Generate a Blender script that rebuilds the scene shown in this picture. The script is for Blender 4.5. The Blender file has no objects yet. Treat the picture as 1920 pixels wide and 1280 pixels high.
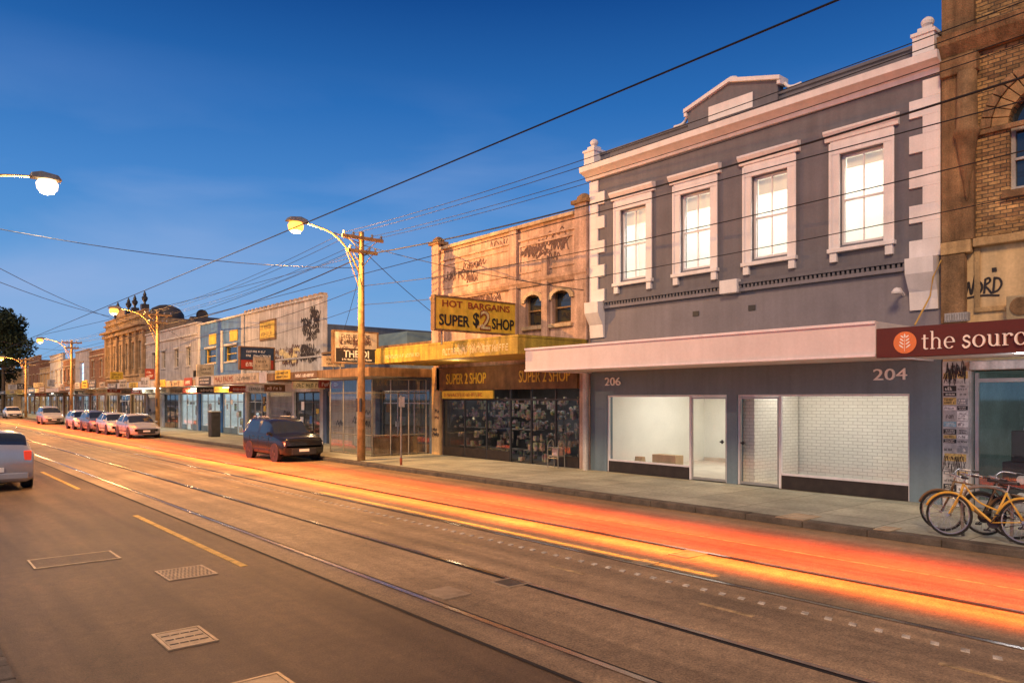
import bpy, bmesh, math, random
from mathutils import Vector, Matrix
R=math.radians
random.seed(7)
S=bpy.context.scene
COL=S.collection
F=1400.0; H=2.4; HZ=748.0
S4=math.sin(R(40)); C4=math.cos(R(40))
def dX(px,X): return X/(S4+C4*(px-960)/F)
def pY(px,X=17.4):
    u=(px-960)/F; return dX(px,X)*(C4-S4*u)
def pZ(px,py,X=17.4): return H+(HZ-py)/F*dX(px,X)
def G(px,py,z=0.0):
    d=(H-z)*F/(py-HZ); u=(px-960)/F
    return (d*(S4+C4*u), d*(C4-S4*u))
# ------------------------------------------------------------------ materials
MATS={}
def mat(name,col,rough=.8,var=.18,scale=2.5,bump=.15,metal=0.0,streak=0.0,emit=0.0,ecol=None,spec=.4):
    if name in MATS: return MATS[name]
    m=bpy.data.materials.new(name); m.use_nodes=True; nt=m.node_tree; N=nt.nodes; L=nt.links
    b=N['Principled BSDF']; b.inputs['Roughness'].default_value=rough; b.inputs['Metallic'].default_value=metal
    b.inputs['Specular IOR Level'].default_value=spec
    g=N.new('ShaderNodeNewGeometry')
    n1=N.new('ShaderNodeTexNoise'); n1.inputs['Scale'].default_value=scale; n1.inputs['Detail'].default_value=6
    L.new(g.outputs['Position'],n1.inputs['Vector'])
    n2=N.new('ShaderNodeTexNoise'); n2.inputs['Scale'].default_value=scale*14; n2.inputs['Detail'].default_value=3
    L.new(g.outputs['Position'],n2.inputs['Vector'])
    def mr(src,a,c):
        k=N.new('ShaderNodeMapRange'); k.inputs['From Min'].default_value=.3; k.inputs['From Max'].default_value=.7
        k.inputs['To Min'].default_value=a; k.inputs['To Max'].default_value=c; L.new(src,k.inputs['Value']); return k.outputs['Result']
    f=mr(n1.outputs['Fac'],1-var,1+var); f2=mr(n2.outputs['Fac'],1-var*.6,1+var*.6)
    mu=N.new('ShaderNodeMath'); mu.operation='MULTIPLY'; L.new(f,mu.inputs[0]); L.new(f2,mu.inputs[1]); out=mu.outputs[0]
    if streak>0:
        mp=N.new('ShaderNodeMapping'); mp.inputs['Scale'].default_value=(5,5,.35); L.new(g.outputs['Position'],mp.inputs['Vector'])
        n3=N.new('ShaderNodeTexNoise'); n3.inputs['Scale'].default_value=1.0; n3.inputs['Detail'].default_value=5; L.new(mp.outputs['Vector'],n3.inputs['Vector'])
        f3=mr(n3.outputs['Fac'],1-streak,1+streak*.3)
        m2=N.new('ShaderNodeMath'); m2.operation='MULTIPLY'; L.new(out,m2.inputs[0]); L.new(f3,m2.inputs[1]); out=m2.outputs[0]
    vm=N.new('ShaderNodeVectorMath'); vm.operation='SCALE'; vm.inputs[0].default_value=col[:3]; L.new(out,vm.inputs['Scale'])
    L.new(vm.outputs['Vector'],b.inputs['Base Color'])
    if bump>0:
        bp=N.new('ShaderNodeBump'); bp.inputs['Strength'].default_value=bump; bp.inputs['Distance'].default_value=.02
        L.new(n2.outputs['Fac'],bp.inputs['Height']); L.new(bp.outputs['Normal'],b.inputs['Normal'])
    if emit>0:
        b.inputs['Emission Color'].default_value=(*(ecol or col)[:3],1); b.inputs['Emission Strength'].default_value=emit
    MATS[name]=m; return m
def brickmat(name,c1,c2,mortar,bw=.24,rh=.085,var=.2,ms=.009):
    m=mat(name,c1,.85,var,1.5,.2); nt=m.node_tree; N=nt.nodes; L=nt.links; b=N['Principled BSDF']
    g=N.new('ShaderNodeNewGeometry'); sp=N.new('ShaderNodeSeparateXYZ'); L.new(g.outputs['Position'],sp.inputs[0])
    ad=N.new('ShaderNodeMath'); L.new(sp.outputs['X'],ad.inputs[0]); L.new(sp.outputs['Y'],ad.inputs[1])
    cb=N.new('ShaderNodeCombineXYZ'); L.new(ad.outputs[0],cb.inputs['X']); L.new(sp.outputs['Z'],cb.inputs['Y'])
    br=N.new('ShaderNodeTexBrick'); br.inputs['Scale'].default_value=1; br.inputs['Brick Width'].default_value=bw
    br.inputs['Row Height'].default_value=rh; br.inputs['Mortar Size'].default_value=ms
    br.inputs['Color1'].default_value=(*c1,1); br.inputs['Color2'].default_value=(*c2,1); br.inputs['Mortar'].default_value=(*mortar,1)
    L.new(cb.outputs[0],br.inputs['Vector'])
    vmn=b.inputs['Base Color'].links[0].from_node; L.new(br.outputs['Color'],vmn.inputs[0])
    bp=N.new('ShaderNodeBump'); bp.inputs['Strength'].default_value=.8; bp.inputs['Distance'].default_value=.02; bp.invert=True
    L.new(br.outputs['Fac'],bp.inputs['Height']); L.new(b.inputs['Normal'].links[0].from_socket,bp.inputs['Normal']); L.new(bp.outputs['Normal'],b.inputs['Normal'])
    return m
def glassmat(name,tint,gl=.25):
    m=bpy.data.materials.new(name); m.use_nodes=True; nt=m.node_tree; N=nt.nodes; L=nt.links; N.clear()
    o=N.new('ShaderNodeOutputMaterial'); mx=N.new('ShaderNodeMixShader'); t=N.new('ShaderNodeBsdfTransparent'); t.inputs[0].default_value=(*tint,1)
    g=N.new('ShaderNodeBsdfGlossy'); g.inputs['Roughness'].default_value=.03; g.inputs['Color'].default_value=(.9,.95,1,1)
    lw=N.new('ShaderNodeLayerWeight'); lw.inputs['Blend'].default_value=.5
    pw=N.new('ShaderNodeMath'); pw.operation='POWER'; pw.inputs[1].default_value=4; L.new(lw.outputs['Facing'],pw.inputs[0])
    a=N.new('ShaderNodeMath'); a.operation='MULTIPLY_ADD'; a.inputs[1].default_value=.6; a.inputs[2].default_value=gl
    L.new(pw.outputs[0],a.inputs[0]); L.new(a.outputs[0],mx.inputs[0]); L.new(t.outputs[0],mx.inputs[1]); L.new(g.outputs[0],mx.inputs[2]); L.new(mx.outputs[0],o.inputs[0])
    return m
def goodsmat(name,scale,emit,val=.55):
    m=bpy.data.materials.new(name); m.use_nodes=True; nt=m.node_tree; N=nt.nodes; L=nt.links; b=N['Principled BSDF']
    g=N.new('ShaderNodeNewGeometry'); v=N.new('ShaderNodeTexVoronoi'); v.inputs['Scale'].default_value=scale; v.distance='CHEBYCHEV'
    L.new(g.outputs['Position'],v.inputs['Vector'])
    h=N.new('ShaderNodeHueSaturation'); h.inputs['Saturation'].default_value=.4; h.inputs['Value'].default_value=val; L.new(v.outputs['Color'],h.inputs['Color'])
    mu=N.new('ShaderNodeMixRGB'); mu.blend_type='MULTIPLY'; mu.inputs[0].default_value=1; mu.inputs[2].default_value=(1,.8,.6,1); L.new(h.outputs[0],mu.inputs[1])
    L.new(mu.outputs[0],b.inputs['Base Color']); L.new(mu.outputs[0],b.inputs['Emission Color']); b.inputs['Emission Strength'].default_value=emit
    b.inputs['Roughness'].default_value=.6
    return m
def roadmat(name,c,spk=.35,sy=.12,patch=.25):
    m=mat(name,c,.6,patch,.5,.0); nt=m.node_tree; N=nt.nodes; L=nt.links; b=N['Principled BSDF']
    g=N.new('ShaderNodeNewGeometry')
    n=N.new('ShaderNodeTexNoise'); n.inputs['Scale'].default_value=42; n.inputs['Detail'].default_value=4; n.inputs['Roughness'].default_value=.85; L.new(g.outputs['Position'],n.inputs['Vector'])
    mp=N.new('ShaderNodeMapping'); mp.inputs['Scale'].default_value=(2.2,sy,1); L.new(g.outputs['Position'],mp.inputs['Vector'])
    n2=N.new('ShaderNodeTexNoise'); n2.inputs['Scale'].default_value=1.3; n2.inputs['Detail'].default_value=5; L.new(mp.outputs[0],n2.inputs['Vector'])
    vo=N.new('ShaderNodeTexVoronoi'); vo.feature='DISTANCE_TO_EDGE'; vo.inputs['Scale'].default_value=.28
    nz=N.new('ShaderNodeTexNoise'); nz.inputs['Scale'].default_value=1.6; nz.inputs['Detail'].default_value=5; L.new(g.outputs['Position'],nz.inputs['Vector'])
    vs=N.new('ShaderNodeVectorMath'); vs.operation='SCALE'; vs.inputs['Scale'].default_value=2.5; L.new(nz.outputs['Color'],vs.inputs[0])
    va=N.new('ShaderNodeVectorMath'); va.operation='ADD'; L.new(g.outputs['Position'],va.inputs[0]); L.new(vs.outputs[0],va.inputs[1]); L.new(va.outputs[0],vo.inputs['Vector'])
    def mr(src,fa,fb,a,c2):
        k=N.new('ShaderNodeMapRange'); k.inputs['From Min'].default_value=fa; k.inputs['From Max'].default_value=fb
        k.inputs['To Min'].default_value=a; k.inputs['To Max'].default_value=c2; L.new(src,k.inputs['Value']); return k.outputs['Result']
    a=mr(n.outputs['Fac'],.3,.7,1-spk,1+spk*1.4); c_=mr(n2.outputs['Fac'],.3,.7,.68,1.35); d=mr(vo.outputs['Distance'],0,.010,.78,1)
    vm=b.inputs['Base Color'].links[0].from_node; src=vm.inputs['Scale'].links[0].from_socket
    for s in (a,c_,d):
        k=N.new('ShaderNodeMath'); k.operation='MULTIPLY'; L.new(src,k.inputs[0]); L.new(s,k.inputs[1]); src=k.outputs[0]
    L.new(src,vm.inputs['Scale'])
    bp=N.new('ShaderNodeBump'); bp.inputs['Strength'].default_value=.8; bp.inputs['Distance'].default_value=.015
    L.new(n.outputs['Fac'],bp.inputs['Height']); L.new(bp.outputs['Normal'],b.inputs['Normal'])
    return m
def emat(name,col,st):
    m=bpy.data.materials.new(name); m.use_nodes=True; N=m.node_tree.nodes; b=N['Principled BSDF']
    b.inputs['Base Color'].default_value=(*col,1); b.inputs['Emission Color'].default_value=(*col,1); b.inputs['Emission Strength'].default_value=st
    return m
# ------------------------------------------------------------------ mesh builder
ORG={}
class MB:
    def __init__(s): s.v=[]; s.f=[]
    def poly(s,*p):
        n=len(s.v); s.v+=[tuple(q) for q in p]; s.f.append(tuple(range(n,n+len(p)))); return s
    def box(s,x0,x1,y0,y1,z0,z1):
        n=len(s.v)
        s.v+=[(x0,y0,z0),(x1,y0,z0),(x1,y1,z0),(x0,y1,z0),(x0,y0,z1),(x1,y0,z1),(x1,y1,z1),(x0,y1,z1)]
        s.f+=[tuple(n+i for i in q) for q in ((0,3,2,1),(4,5,6,7),(0,1,5,4),(1,2,6,5),(2,3,7,6),(3,0,4,7))]; return s
    def prism(s,pl,ax,a,b):
        def P(p,t): return (t,p[0],p[1]) if ax=='x' else ((p[0],t,p[1]) if ax=='y' else (p[0],p[1],t))
        n=len(s.v); k=len(pl); s.v+=[P(p,a) for p in pl]+[P(p,b) for p in pl]
        s.f.append(tuple(range(n,n+k))); s.f.append(tuple(range(n+2*k-1,n+k-1,-1)))
        for i in range(k): j=(i+1)%k; s.f.append((n+i,n+k+i,n+k+j,n+j))
        return s
    def tube(s,pts,r,n=6,r2=None):
        pts=[Vector(p) for p in pts]; base=len(s.v); K=len(pts)
        for i,p in enumerate(pts):
            t=(pts[min(i+1,K-1)]-pts[max(i-1,0)]).normalized()
            up=Vector((0,0,1)) if abs(t.z)<.95 else Vector((1,0,0))
            a=t.cross(up).normalized(); b=a.cross(t).normalized()
            rr=r if r2 is None else r+(r2-r)*i/(K-1)
            for k in range(n):
                q=p+a*math.cos(2*math.pi*k/n)*rr+b*math.sin(2*math.pi*k/n)*rr; s.v.append(tuple(q))
        for i in range(K-1):
            for k in range(n):
                k2=(k+1)%n; s.f.append((base+i*n+k,base+i*n+k2,base+(i+1)*n+k2,base+(i+1)*n+k))
        s.f.append(tuple(base+k for k in range(n))); s.f.append(tuple(base+(K-1)*n+k for k in reversed(range(n))))
        return s
    def lathe(s,c,prof,n=16,ax='z'):
        base=len(s.v); K=len(prof)
        for r,h in prof:
            for k in range(n):
                a=2*math.pi*k/n; x=r*math.cos(a); y=r*math.sin(a)
                q=(x,y,h) if ax=='z' else ((h,x,y) if ax=='x' else (x,h,y))
                s.v.append((c[0]+q[0],c[1]+q[1],c[2]+q[2]))
        for i in range(K-1):
            for k in range(n):
                k2=(k+1)%n; s.f.append((base+i*n+k,base+i*n+k2,base+(i+1)*n+k2,base+(i+1)*n+k))
        if prof[0][0]>1e-4: s.f.append(tuple(base+k for k in range(n)))
        if prof[-1][0]>1e-4: s.f.append(tuple(base+(K-1)*n+k for k in range(n)))
        return s
    def room(s,x0,x1,y0,y1,z0,z1):
        s.poly((x1,y0,z0),(x1,y1,z0),(x1,y1,z1),(x1,y0,z1)); s.poly((x0,y0,z0),(x1,y0,z0),(x1,y0,z1),(x0,y0,z1))
        s.poly((x0,y1,z0),(x1,y1,z0),(x1,y1,z1),(x0,y1,z1)); s.poly((x0,y0,z0),(x1,y0,z0),(x1,y1,z0),(x0,y1,z0))
        s.poly((x0,y0,z1),(x1,y0,z1),(x1,y1,z1),(x0,y1,z1)); return s
    def wall(s,x,t,y0,y1,z0,z1,holes=(),back=None):
        ys=sorted({y0,y1}|{h[0] for h in holes}|{h[1] for h in holes}); zs=sorted({z0,z1}|{h[2] for h in holes}|{h[3] for h in holes})
        for a,b in zip(ys,ys[1:]):
            for c,d in zip(zs,zs[1:]):
                my=(a+b)/2; mz=(c+d)/2
                if any(h[0]<my<h[1] and h[2]<mz<h[3] for h in holes): continue
                s.poly((x,a,c),(x,b,c),(x,b,d),(x,a,d))
        for h in holes:
            a,b,c,d=h[:4]; e=x+t
            s.poly((x,a,c),(e,a,c),(e,a,d),(x,a,d)); s.poly((x,b,c),(e,b,c),(e,b,d),(x,b,d))
            s.poly((x,a,c),(e,a,c),(e,b,c),(x,b,c)); s.poly((x,a,d),(e,a,d),(e,b,d),(x,b,d))
        e=x+t
        s.poly((x,y0,z0),(e,y0,z0),(e,y0,z1),(x,y0,z1)); s.poly((x,y1,z0),(e,y1,z0),(e,y1,z1),(x,y1,z1)); s.poly((x,y0,z1),(e,y0,z1),(e,y1,z1),(x,y1,z1))
        if back: s.poly((e,y0,back),(e,y1,back),(e,y1,z1),(e,y0,z1))
        return s
    def corr(s,x,y0,y1,z0,z1,p=.09,dp=.025):
        z=z0
        while z<z1-.001:
            za=min(z+p*.75,z1); zb=min(z+p,z1)
            s.poly((x,y0,z),(x,y1,z),(x,y1,za),(x,y0,za)); s.poly((x,y0,za),(x,y1,za),(x+dp,y1,(za+zb)/2),(x+dp,y0,(za+zb)/2))
            s.poly((x+dp,y0,(za+zb)/2),(x+dp,y1,(za+zb)/2),(x,y1,zb),(x,y0,zb)); z+=p
        return s
    def each(s,name,m,parent,bevel=0):
        for i in range(0,len(s.v),8):
            q=MB(); x0,y0,z0=s.v[i]; x1,y1,z1=s.v[i+6]; q.box(x0,x1,y0,y1,z0,z1); o=q.build(name,m,parent,bevel=bevel)
        return o
    def build(s,name,m,parent=None,label=None,bevel=0,smooth=False,kind=None,solid=True):
        me=bpy.data.meshes.new(name); o_=ORG.get(parent.name,Vector((0,0,0))) if parent else Vector((0,0,0))
        me.from_pydata([(v[0]-o_.x,v[1]-o_.y,v[2]-o_.z) for v in s.v],[],s.f)
        if solid:
            bm=bmesh.new(); bm.from_mesh(me); bmesh.ops.recalc_face_normals(bm,faces=bm.faces); bm.to_mesh(me); bm.free()
        me.materials.append(m)
        if smooth:
            for p in me.polygons: p.use_smooth=True
        o=bpy.data.objects.new(name,me); COL.objects.link(o)
        if parent: o.parent=parent; ORG[o.name]=o_
        if label: o['label']=label
        if kind: o['kind']=kind
        if bevel:
            b=o.modifiers.new('bevel','BEVEL'); b.width=bevel; b.segments=2; b.limit_method='ANGLE'
        return o
def thing(name,label,cat,loc=(0,0,0),group=None):
    o=bpy.data.objects.new(name,None); COL.objects.link(o); o.location=loc; ORG[o.name]=Vector(loc)
    o['label']=label; o['category']=cat
    if group: o['group']=group
    return o
def tag(o,label,cat,group=None):
    o['label']=label; o['category']=cat
    if group: o['group']=group
    return o
def copy_tree(o,parent=None):
    c=o.copy(); COL.objects.link(c)
    if parent: c.parent=parent
    for ch in list(o.children): copy_tree(ch,c)
    return c
def text(body,cx,cy,cz,w,h,face,m,parent,name='lettering',ext=.006,shear=0,bold=0):
    cu=bpy.data.curves.new('t','FONT'); cu.body=body; cu.align_x='CENTER'; cu.extrude=ext; cu.shear=shear; cu.offset=bold; cu.resolution_u=3
    to=bpy.data.objects.new('t',cu); COL.objects.link(to)
    dg=bpy.context.evaluated_depsgraph_get(); me=bpy.data.meshes.new_from_object(to.evaluated_get(dg))
    bpy.data.objects.remove(to)
    xs=[v.co.x for v in me.vertices]; ys=[v.co.y for v in me.vertices]
    sx=w/(max(xs)-min(xs)); sy=h/(max(ys)-min(ys)); mx=(max(xs)+min(xs))/2; my=(max(ys)+min(ys))/2
    o_=ORG.get(parent.name,Vector((0,0,0)))
    for v in me.vertices:
        a=(v.co.x-mx)*sx; b=(v.co.y-my)*sy; c=v.co.z
        q=Vector((cx-c,cy-a,cz+b)) if face=='-x' else Vector((cx+a,cy-c,cz+b))
        v.co=q-o_
    me.materials.clear(); me.materials.append(m); me.name=name
    o=bpy.data.objects.new(name,me); COL.objects.link(o); o.parent=parent; ORG[o.name]=o_
    return o
MK=random.Random(404)
def marks(cx,cy,cz,w,h,face,m,parent,rows=1):
    """worn, unreadable sign lettering: broken strokes in rows"""
    mb=MB(); rh=h/rows
    def b(u0,u1,v0,v1,k):
        d=.002+.0004*k
        if face=='-x': mb.box(cx-d,cx+.001,cy-u1,cy-u0,cz+v0,cz+v1)
        else: mb.box(cx+u0,cx+u1,cy-d,cy+.001,cz+v0,cz+v1)
    for r_ in range(rows):
        v=h/2-rh*(r_+1)+rh*.15; gh=rh*.7*MK.uniform(.7,1); gw=gh*.55; u=-w/2+MK.uniform(0,w*.15); end=w/2-MK.uniform(0,w*.15)
        while u+gw<end:
            if MK.random()<.14: u+=gw*.8; continue
            st=gw*.24; b(u,u+st,v,v+gh*MK.choice([1,1,.75]),1)
            if MK.random()<.7: b(u+st,u+gw,v+gh*.8,v+gh*.98,2)
            if MK.random()<.6: b(u+st,u+gw*.9,v+gh*.42,v+gh*.58,3)
            if MK.random()<.5: b(u+st,u+gw,v+.001,v+gh*.17,4)
            if MK.random()<.45: b(u+gw-st,u+gw,v+.002,v+gh*.8,5)
            u+=gw*1.35
    if mb.v: return mb.build('lettering',m,parent)
def crom(P,n=6):
    out=[]
    for i in range(len(P)-1):
        p0=P[max(i-1,0)];p1=P[i];p2=P[i+1];p3=P[min(i+2,len(P)-1)]
        for k in range(n):
            t=k/n
            out.append(tuple(.5*((2*b)+(c-a)*t+(2*a-5*b+4*c-d)*t*t+(3*b-a-3*c+d)*t**3) for a,b,c,d in zip(p0,p1,p2,p3)))
    out.append(tuple(P[-1])); return out
def serif(body,ystart,zb,s,x,m,parent):
    mb=MB(); cur=[0.0]; cnt=[0]
    def pg(pts):
        cnt[0]+=1; d=.010+.0003*cnt[0]
        mb.prism([(ystart-(cur[0]+u)*s,zb+v*s) for u,v in pts],'x',x-d,x)
    def rc(a,b,c,d): pg([(a,c),(b,c),(b,d),(a,d)])
    def ring(cx,cy,ox,oy,ix,iy,a0,a1,n=18):
        for i in range(n):
            p=R(a0+(a1-a0)*i/n); q=R(a0+(a1-a0)*(i+1)/n)
            pg([(cx+ox*math.cos(p),cy+oy*math.sin(p)),(cx+ox*math.cos(q),cy+oy*math.sin(q)),(cx+ix*math.cos(q),cy+iy*math.sin(q)),(cx+ix*math.cos(p),cy+iy*math.sin(p))])
    for ch in body:
        if ch=='t': rc(.18,.34,.1,1.3); rc(.02,.58,.93,1.0); ring(.40,.16,.22,.18,.06,.10,180,330,8); adv=.74
        elif ch=='h': rc(.1,.25,.0,1.6); rc(0,.38,0,.06); rc(0,.25,1.54,1.6); ring(.48,.6,.36,.42,.23,.35,0,170); rc(.70,.84,0,.62); rc(.6,.95,0,.06); adv=1.12
        elif ch=='e': ring(.45,.5,.44,.53,.28,.47,0,318); rc(.2,.88,.5,.56); adv=1.03
        elif ch=='s':
            P=crom([(.60,.78),(.50,.95),(.30,.98),(.13,.80),(.22,.60),(.50,.45),(.62,.25),(.44,.03),(.2,.02),(.07,.25)],4)
            for (a,b),(c,d) in zip(P,P[1:]):
                dx=c-a; dy=d-b; l=math.hypot(dx,dy)+1e-6; w_=.038+.05*abs(dx/l); nx=-dy/l*w_; ny=dx/l*w_
                pg([(a+nx,b+ny),(c+nx,d+ny),(c-nx,d-ny),(a-nx,b-ny)])
            adv=.84
        elif ch=='o': ring(.48,.5,.48,.53,.31,.47,0,360,24); adv=1.12
        elif ch=='u': rc(.1,.25,.35,1); rc(0,.25,.94,1); ring(.46,.38,.36,.40,.22,.32,180,350); rc(.68,.83,0,1); rc(.58,.83,.94,1); rc(.83,.95,0,.06); adv=1.12
        elif ch=='r': rc(.1,.25,0,1); rc(0,.4,0,.06); rc(0,.25,.94,1); ring(.52,.60,.30,.42,.24,.32,50,150,8); ring(.66,.84,.09,.09,0.001,0.001,0,360,10); adv=.86
        elif ch=='c': ring(.46,.5,.45,.53,.29,.47,42,320); ring(.74,.80,.08,.09,.001,.001,0,360,10); adv=.98
        else: adv=.42
        cur[0]+=adv
    return mb.build('lettering',m,parent)
def graffiti(parent,x,y0,y1,z0,z1,n,m,seed,r=.014,face='-x',name='graffiti',mw=1.1):
    rn=random.Random(seed); mb=MB()
    for _ in range(n):
        w=min(rn.uniform(.5,1.1)*mw/1.1,(y1-y0)*.9); h=rn.uniform(.25,.55)*mw/1.1
        cy=rn.uniform(y0+w/2,max(y0+w/2+.01,y1-w/2)); cz=rn.uniform(z0+h/2,max(z0+h/2+.01,z1-h/2))
        for st in range(rn.randint(1,2)):
            P=[]; K=rn.randint(7,12)
            for i in range(K):
                P.append((cy+w/2-w*i/(K-1)+rn.uniform(-.09,.09)*w, cz+(h/2 if i%2 else -h/2)*rn.uniform(.2,1.1)))
            P=crom(P,4)
            pts=[((x-.004*(1+st),p[0],p[1]) if face=='-x' else (p[0],x-.004*(1+st),p[1])) for p in P]
            mb.tube(pts,r,4)
    k=0 if face=='-x' else 1
    mb.v=[tuple((x-.003+(c-x)*.25 if i==k else c) for i,c in enumerate(v)) for v in mb.v]
    return mb.build(name,m,parent)
def area(name,loc,sx,sy,p,col=(1,1,1),rot=(0,0,0),spread=180):
    l=bpy.data.lights.new(name,'AREA'); l.shape='RECTANGLE'; l.size=sx; l.size_y=sy; l.energy=p; l.color=col; l.spread=R(spread)
    o=bpy.data.objects.new(name,l); COL.objects.link(o); o.location=loc; o.rotation_euler=rot; return o
def point(name,loc,p,col,rad=.12):
    l=bpy.data.lights.new(name,'POINT'); l.energy=p; l.color=col; l.shadow_soft_size=rad
    o=bpy.data.objects.new(name,l); COL.objects.link(o); o.location=loc; return o
# palette
M_white=mat('white_render',(.76,.71,.73),.6,.07,2,.06,streak=.1)
M_grey=mat('mauve_grey_render',(.145,.138,.165),.75,.09,1.5,.12,streak=.14)
M_grey2=mat('light_mauve_render',(.205,.19,.225),.75,.08,1.2,.1,streak=.12)
M_blueg=mat('blue_grey_paint',(.155,.215,.255),.6,.08,1.2,.08,streak=.12)
M_awn=mat('pale_awning_metal',(.64,.58,.57),.5,.06,1.2,.03,streak=.06)
M_sof=mat('soffit_sheet',(.62,.60,.57),.6,.06,2,.03)
M_dark=mat('dark_metal',(.03,.03,.033),.5,.2,5,.1)
M_alu=mat('aluminium',(.45,.43,.40),.35,.08,4,.03,metal=.6)
M_riser=mat('dark_riser_tile',(.035,.025,.02),.45,.25,5,.1)
M_room=mat('white_room_wall',(.82,.80,.73),.7,.04,1.2,.0)
M_wbrick=brickmat('white_painted_brick',(.80,.77,.70),(.76,.73,.66),(.54,.50,.45),.26,.09,.05,.007)
M_rfloor=mat('pale_shop_floor',(.58,.51,.42),.4,.12,3,.0)
M_card=mat('cardboard',(.60,.46,.28),.8,.1,4,.05)
M_pink=mat('faded_pink_stucco',(.47,.315,.255),.9,.3,1.6,.5,streak=.4)
M_cream=mat('aged_cream_stucco',(.46,.35,.24),.9,.3,1.8,.5,streak=.4)
M_orn=mat('aged_brown_stucco',(.30,.21,.13),.9,.3,1.8,.5,streak=.4)
M_tan=mat('tan_stucco',(.48,.32,.16),.85,.25,1.8,.5,streak=.35)
M_panel=mat('pale_tan_render',(.60,.43,.24),.85,.14,1.2,.25,streak=.22)
M_brn=mat('brown_stucco',(.26,.155,.08),.9,.38,2.4,.8,streak=.45)
M_brick=brickmat('tan_brick',(.43,.26,.11),(.19,.105,.05),(.09,.065,.045),.22,.078,var=.45,ms=.010)
M_brickr=brickmat('red_brick',(.30,.14,.07),(.20,.08,.04),(.16,.12,.09))
M_wht2=mat('dirty_white_stucco',(.50,.48,.47),.85,.22,1.5,.3,streak=.4)
M_lgrey=mat('pale_grey_stucco',(.38,.37,.39),.85,.24,1.5,.3,streak=.4)
M_bluep=mat('blue_panel_paint',(.05,.15,.36),.6,.25,2,.1,streak=.3)
M_slate=mat('slate_blue_sheet',(.07,.10,.16),.7,.25,1.5,.1,streak=.3)
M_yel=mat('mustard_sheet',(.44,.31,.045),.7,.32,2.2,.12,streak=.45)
M_yelp=mat('yellow_sign_face',(.64,.42,.045),.6,.22,3,.08,streak=.25)
M_red=mat('maroon_sign_face',(.098,.020,.012),.5,.08,2,.03)
M_redt=mat('red_lettering',(.27,.06,.02),.6,.3,6,.0)
M_ora=mat('orange_logo',(.66,.20,.06),.5,.05,2,.0)
M_ltr=mat('cream_lettering',(.84,.79,.71),.5,.03,2,.0)
M_blk=mat('black_lettering',(.02,.02,.022),.6,.1,5,.0)
M_spray=mat('black_spray_paint',(.03,.025,.03),.8,.3,5,.0)
M_spray2=mat('brown_spray_paint',(.11,.06,.055),.8,.3,5,.0)
M_fade=mat('faded_pale_lettering',(.62,.50,.26),.8,.3,8,.0)
M_wood=mat('weathered_pole_timber',(.42,.25,.10),.85,.3,6,.4,streak=.35)
M_galv=mat('galvanised_steel',(.28,.26,.22),.45,.2,6,.05,metal=.6)
M_wire=mat('black_cable',(.012,.012,.014),.6,.1,2,.0)
M_shut=mat('cream_roller_shutter',(.50,.44,.35),.6,.18,2,.05,streak=.3)
M_shutg=mat('grey_roller_shutter',(.24,.24,.25),.5,.2,2,.05,streak=.35)
M_int=mat('dim_glow_interior',(.09,.07,.055),.8,.4,2,.0,emit=.05,ecol=(.5,.38,.26))  # room walls glow faintly by emission so the shop looks lit
M_lit=mat('cool_glow_interior',(.6,.62,.6),.8,.3,1.5,.0,emit=.5,ecol=(.62,.72,.72))  # cool light put into the walls as emission, no lamp inside
M_warm=mat('warm_glow_interior',(.5,.36,.2),.8,.35,1.5,.0,emit=.35,ecol=(1,.62,.28))  # warm light put into the walls as emission, no lamp inside
M_goods=goodsmat('mixed_goods',5,.05)
M_gd=mat('dark_window_glass',(.02,.025,.03),.05,.1,2,.0,spec=1.0)
M_gc=glassmat('clear_glass',(.97,.98,.97),.03)
M_gs=glassmat('shop_glass',(.84,.87,.88),.12)
M_conc=mat('kerb_bluestone',(.10,.08,.06),.75,.35,4,.5)
M_tree=mat('dark_foliage',(.030,.042,.014),.8,.45,1.5,.0)
M_bark=mat('bark',(.08,.055,.035),.9,.3,6,.4)
M_tyre=mat('tyre_rubber',(.02,.02,.02),.8,.2,8,.1)
M_rim=mat('alloy_rim',(.42,.42,.43),.3,.05,4,.0,metal=.8)
M_chrome=mat('steel_rail',(.42,.37,.32),.22,.15,3,.0,metal=1.0)
E_orange=emat('lit_orange_lens',(1,.42,.06),3.0)
E_white=emat('lit_white_lens',(1,.72,.42),3.2)
E_tube=emat('lit_fluoro_tube',(1,.95,.82),5)
E_tail=emat('tail_lamp',(.7,.05,.02),.5)
E_head=mat('head_lamp_glass',(.6,.6,.58),.1,.05,3,0,spec=.8)
# ------------------------------------------------------------------ world + sun + camera
w=bpy.data.worlds.new('World'); S.world=w; w.use_nodes=True; nt=w.node_tree; N=nt.nodes; L=nt.links
bg=N['Background']; tc=N.new('ShaderNodeTexCoord'); sp=N.new('ShaderNodeSeparateXYZ'); L.new(tc.outputs['Generated'],sp.inputs[0])
cr=N.new('ShaderNodeValToRGB'); e=cr.color_ramp; L.new(sp.outputs['Z'],cr.inputs[0])
e.elements[0].position=0; e.elements[0].color=(.27,.48,.74,1); e.elements[1].position=1; e.elements[1].color=(.004,.035,.16,1)
for p,c in ((.07,(.17,.40,.72)),(.16,(.105,.32,.68)),(.26,(.060,.235,.60)),(.36,(.020,.145,.46)),(.47,(.004,.066,.28))):
    q=e.elements.new(p); q.color=(*c,1)
mp=N.new('ShaderNodeMapping'); mp.inputs['Rotation'].default_value=(R(8),0,R(25)); mp.inputs['Scale'].default_value=(1.0,1.4,4.2); L.new(tc.outputs['Generated'],mp.inputs['Vector'])
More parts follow.
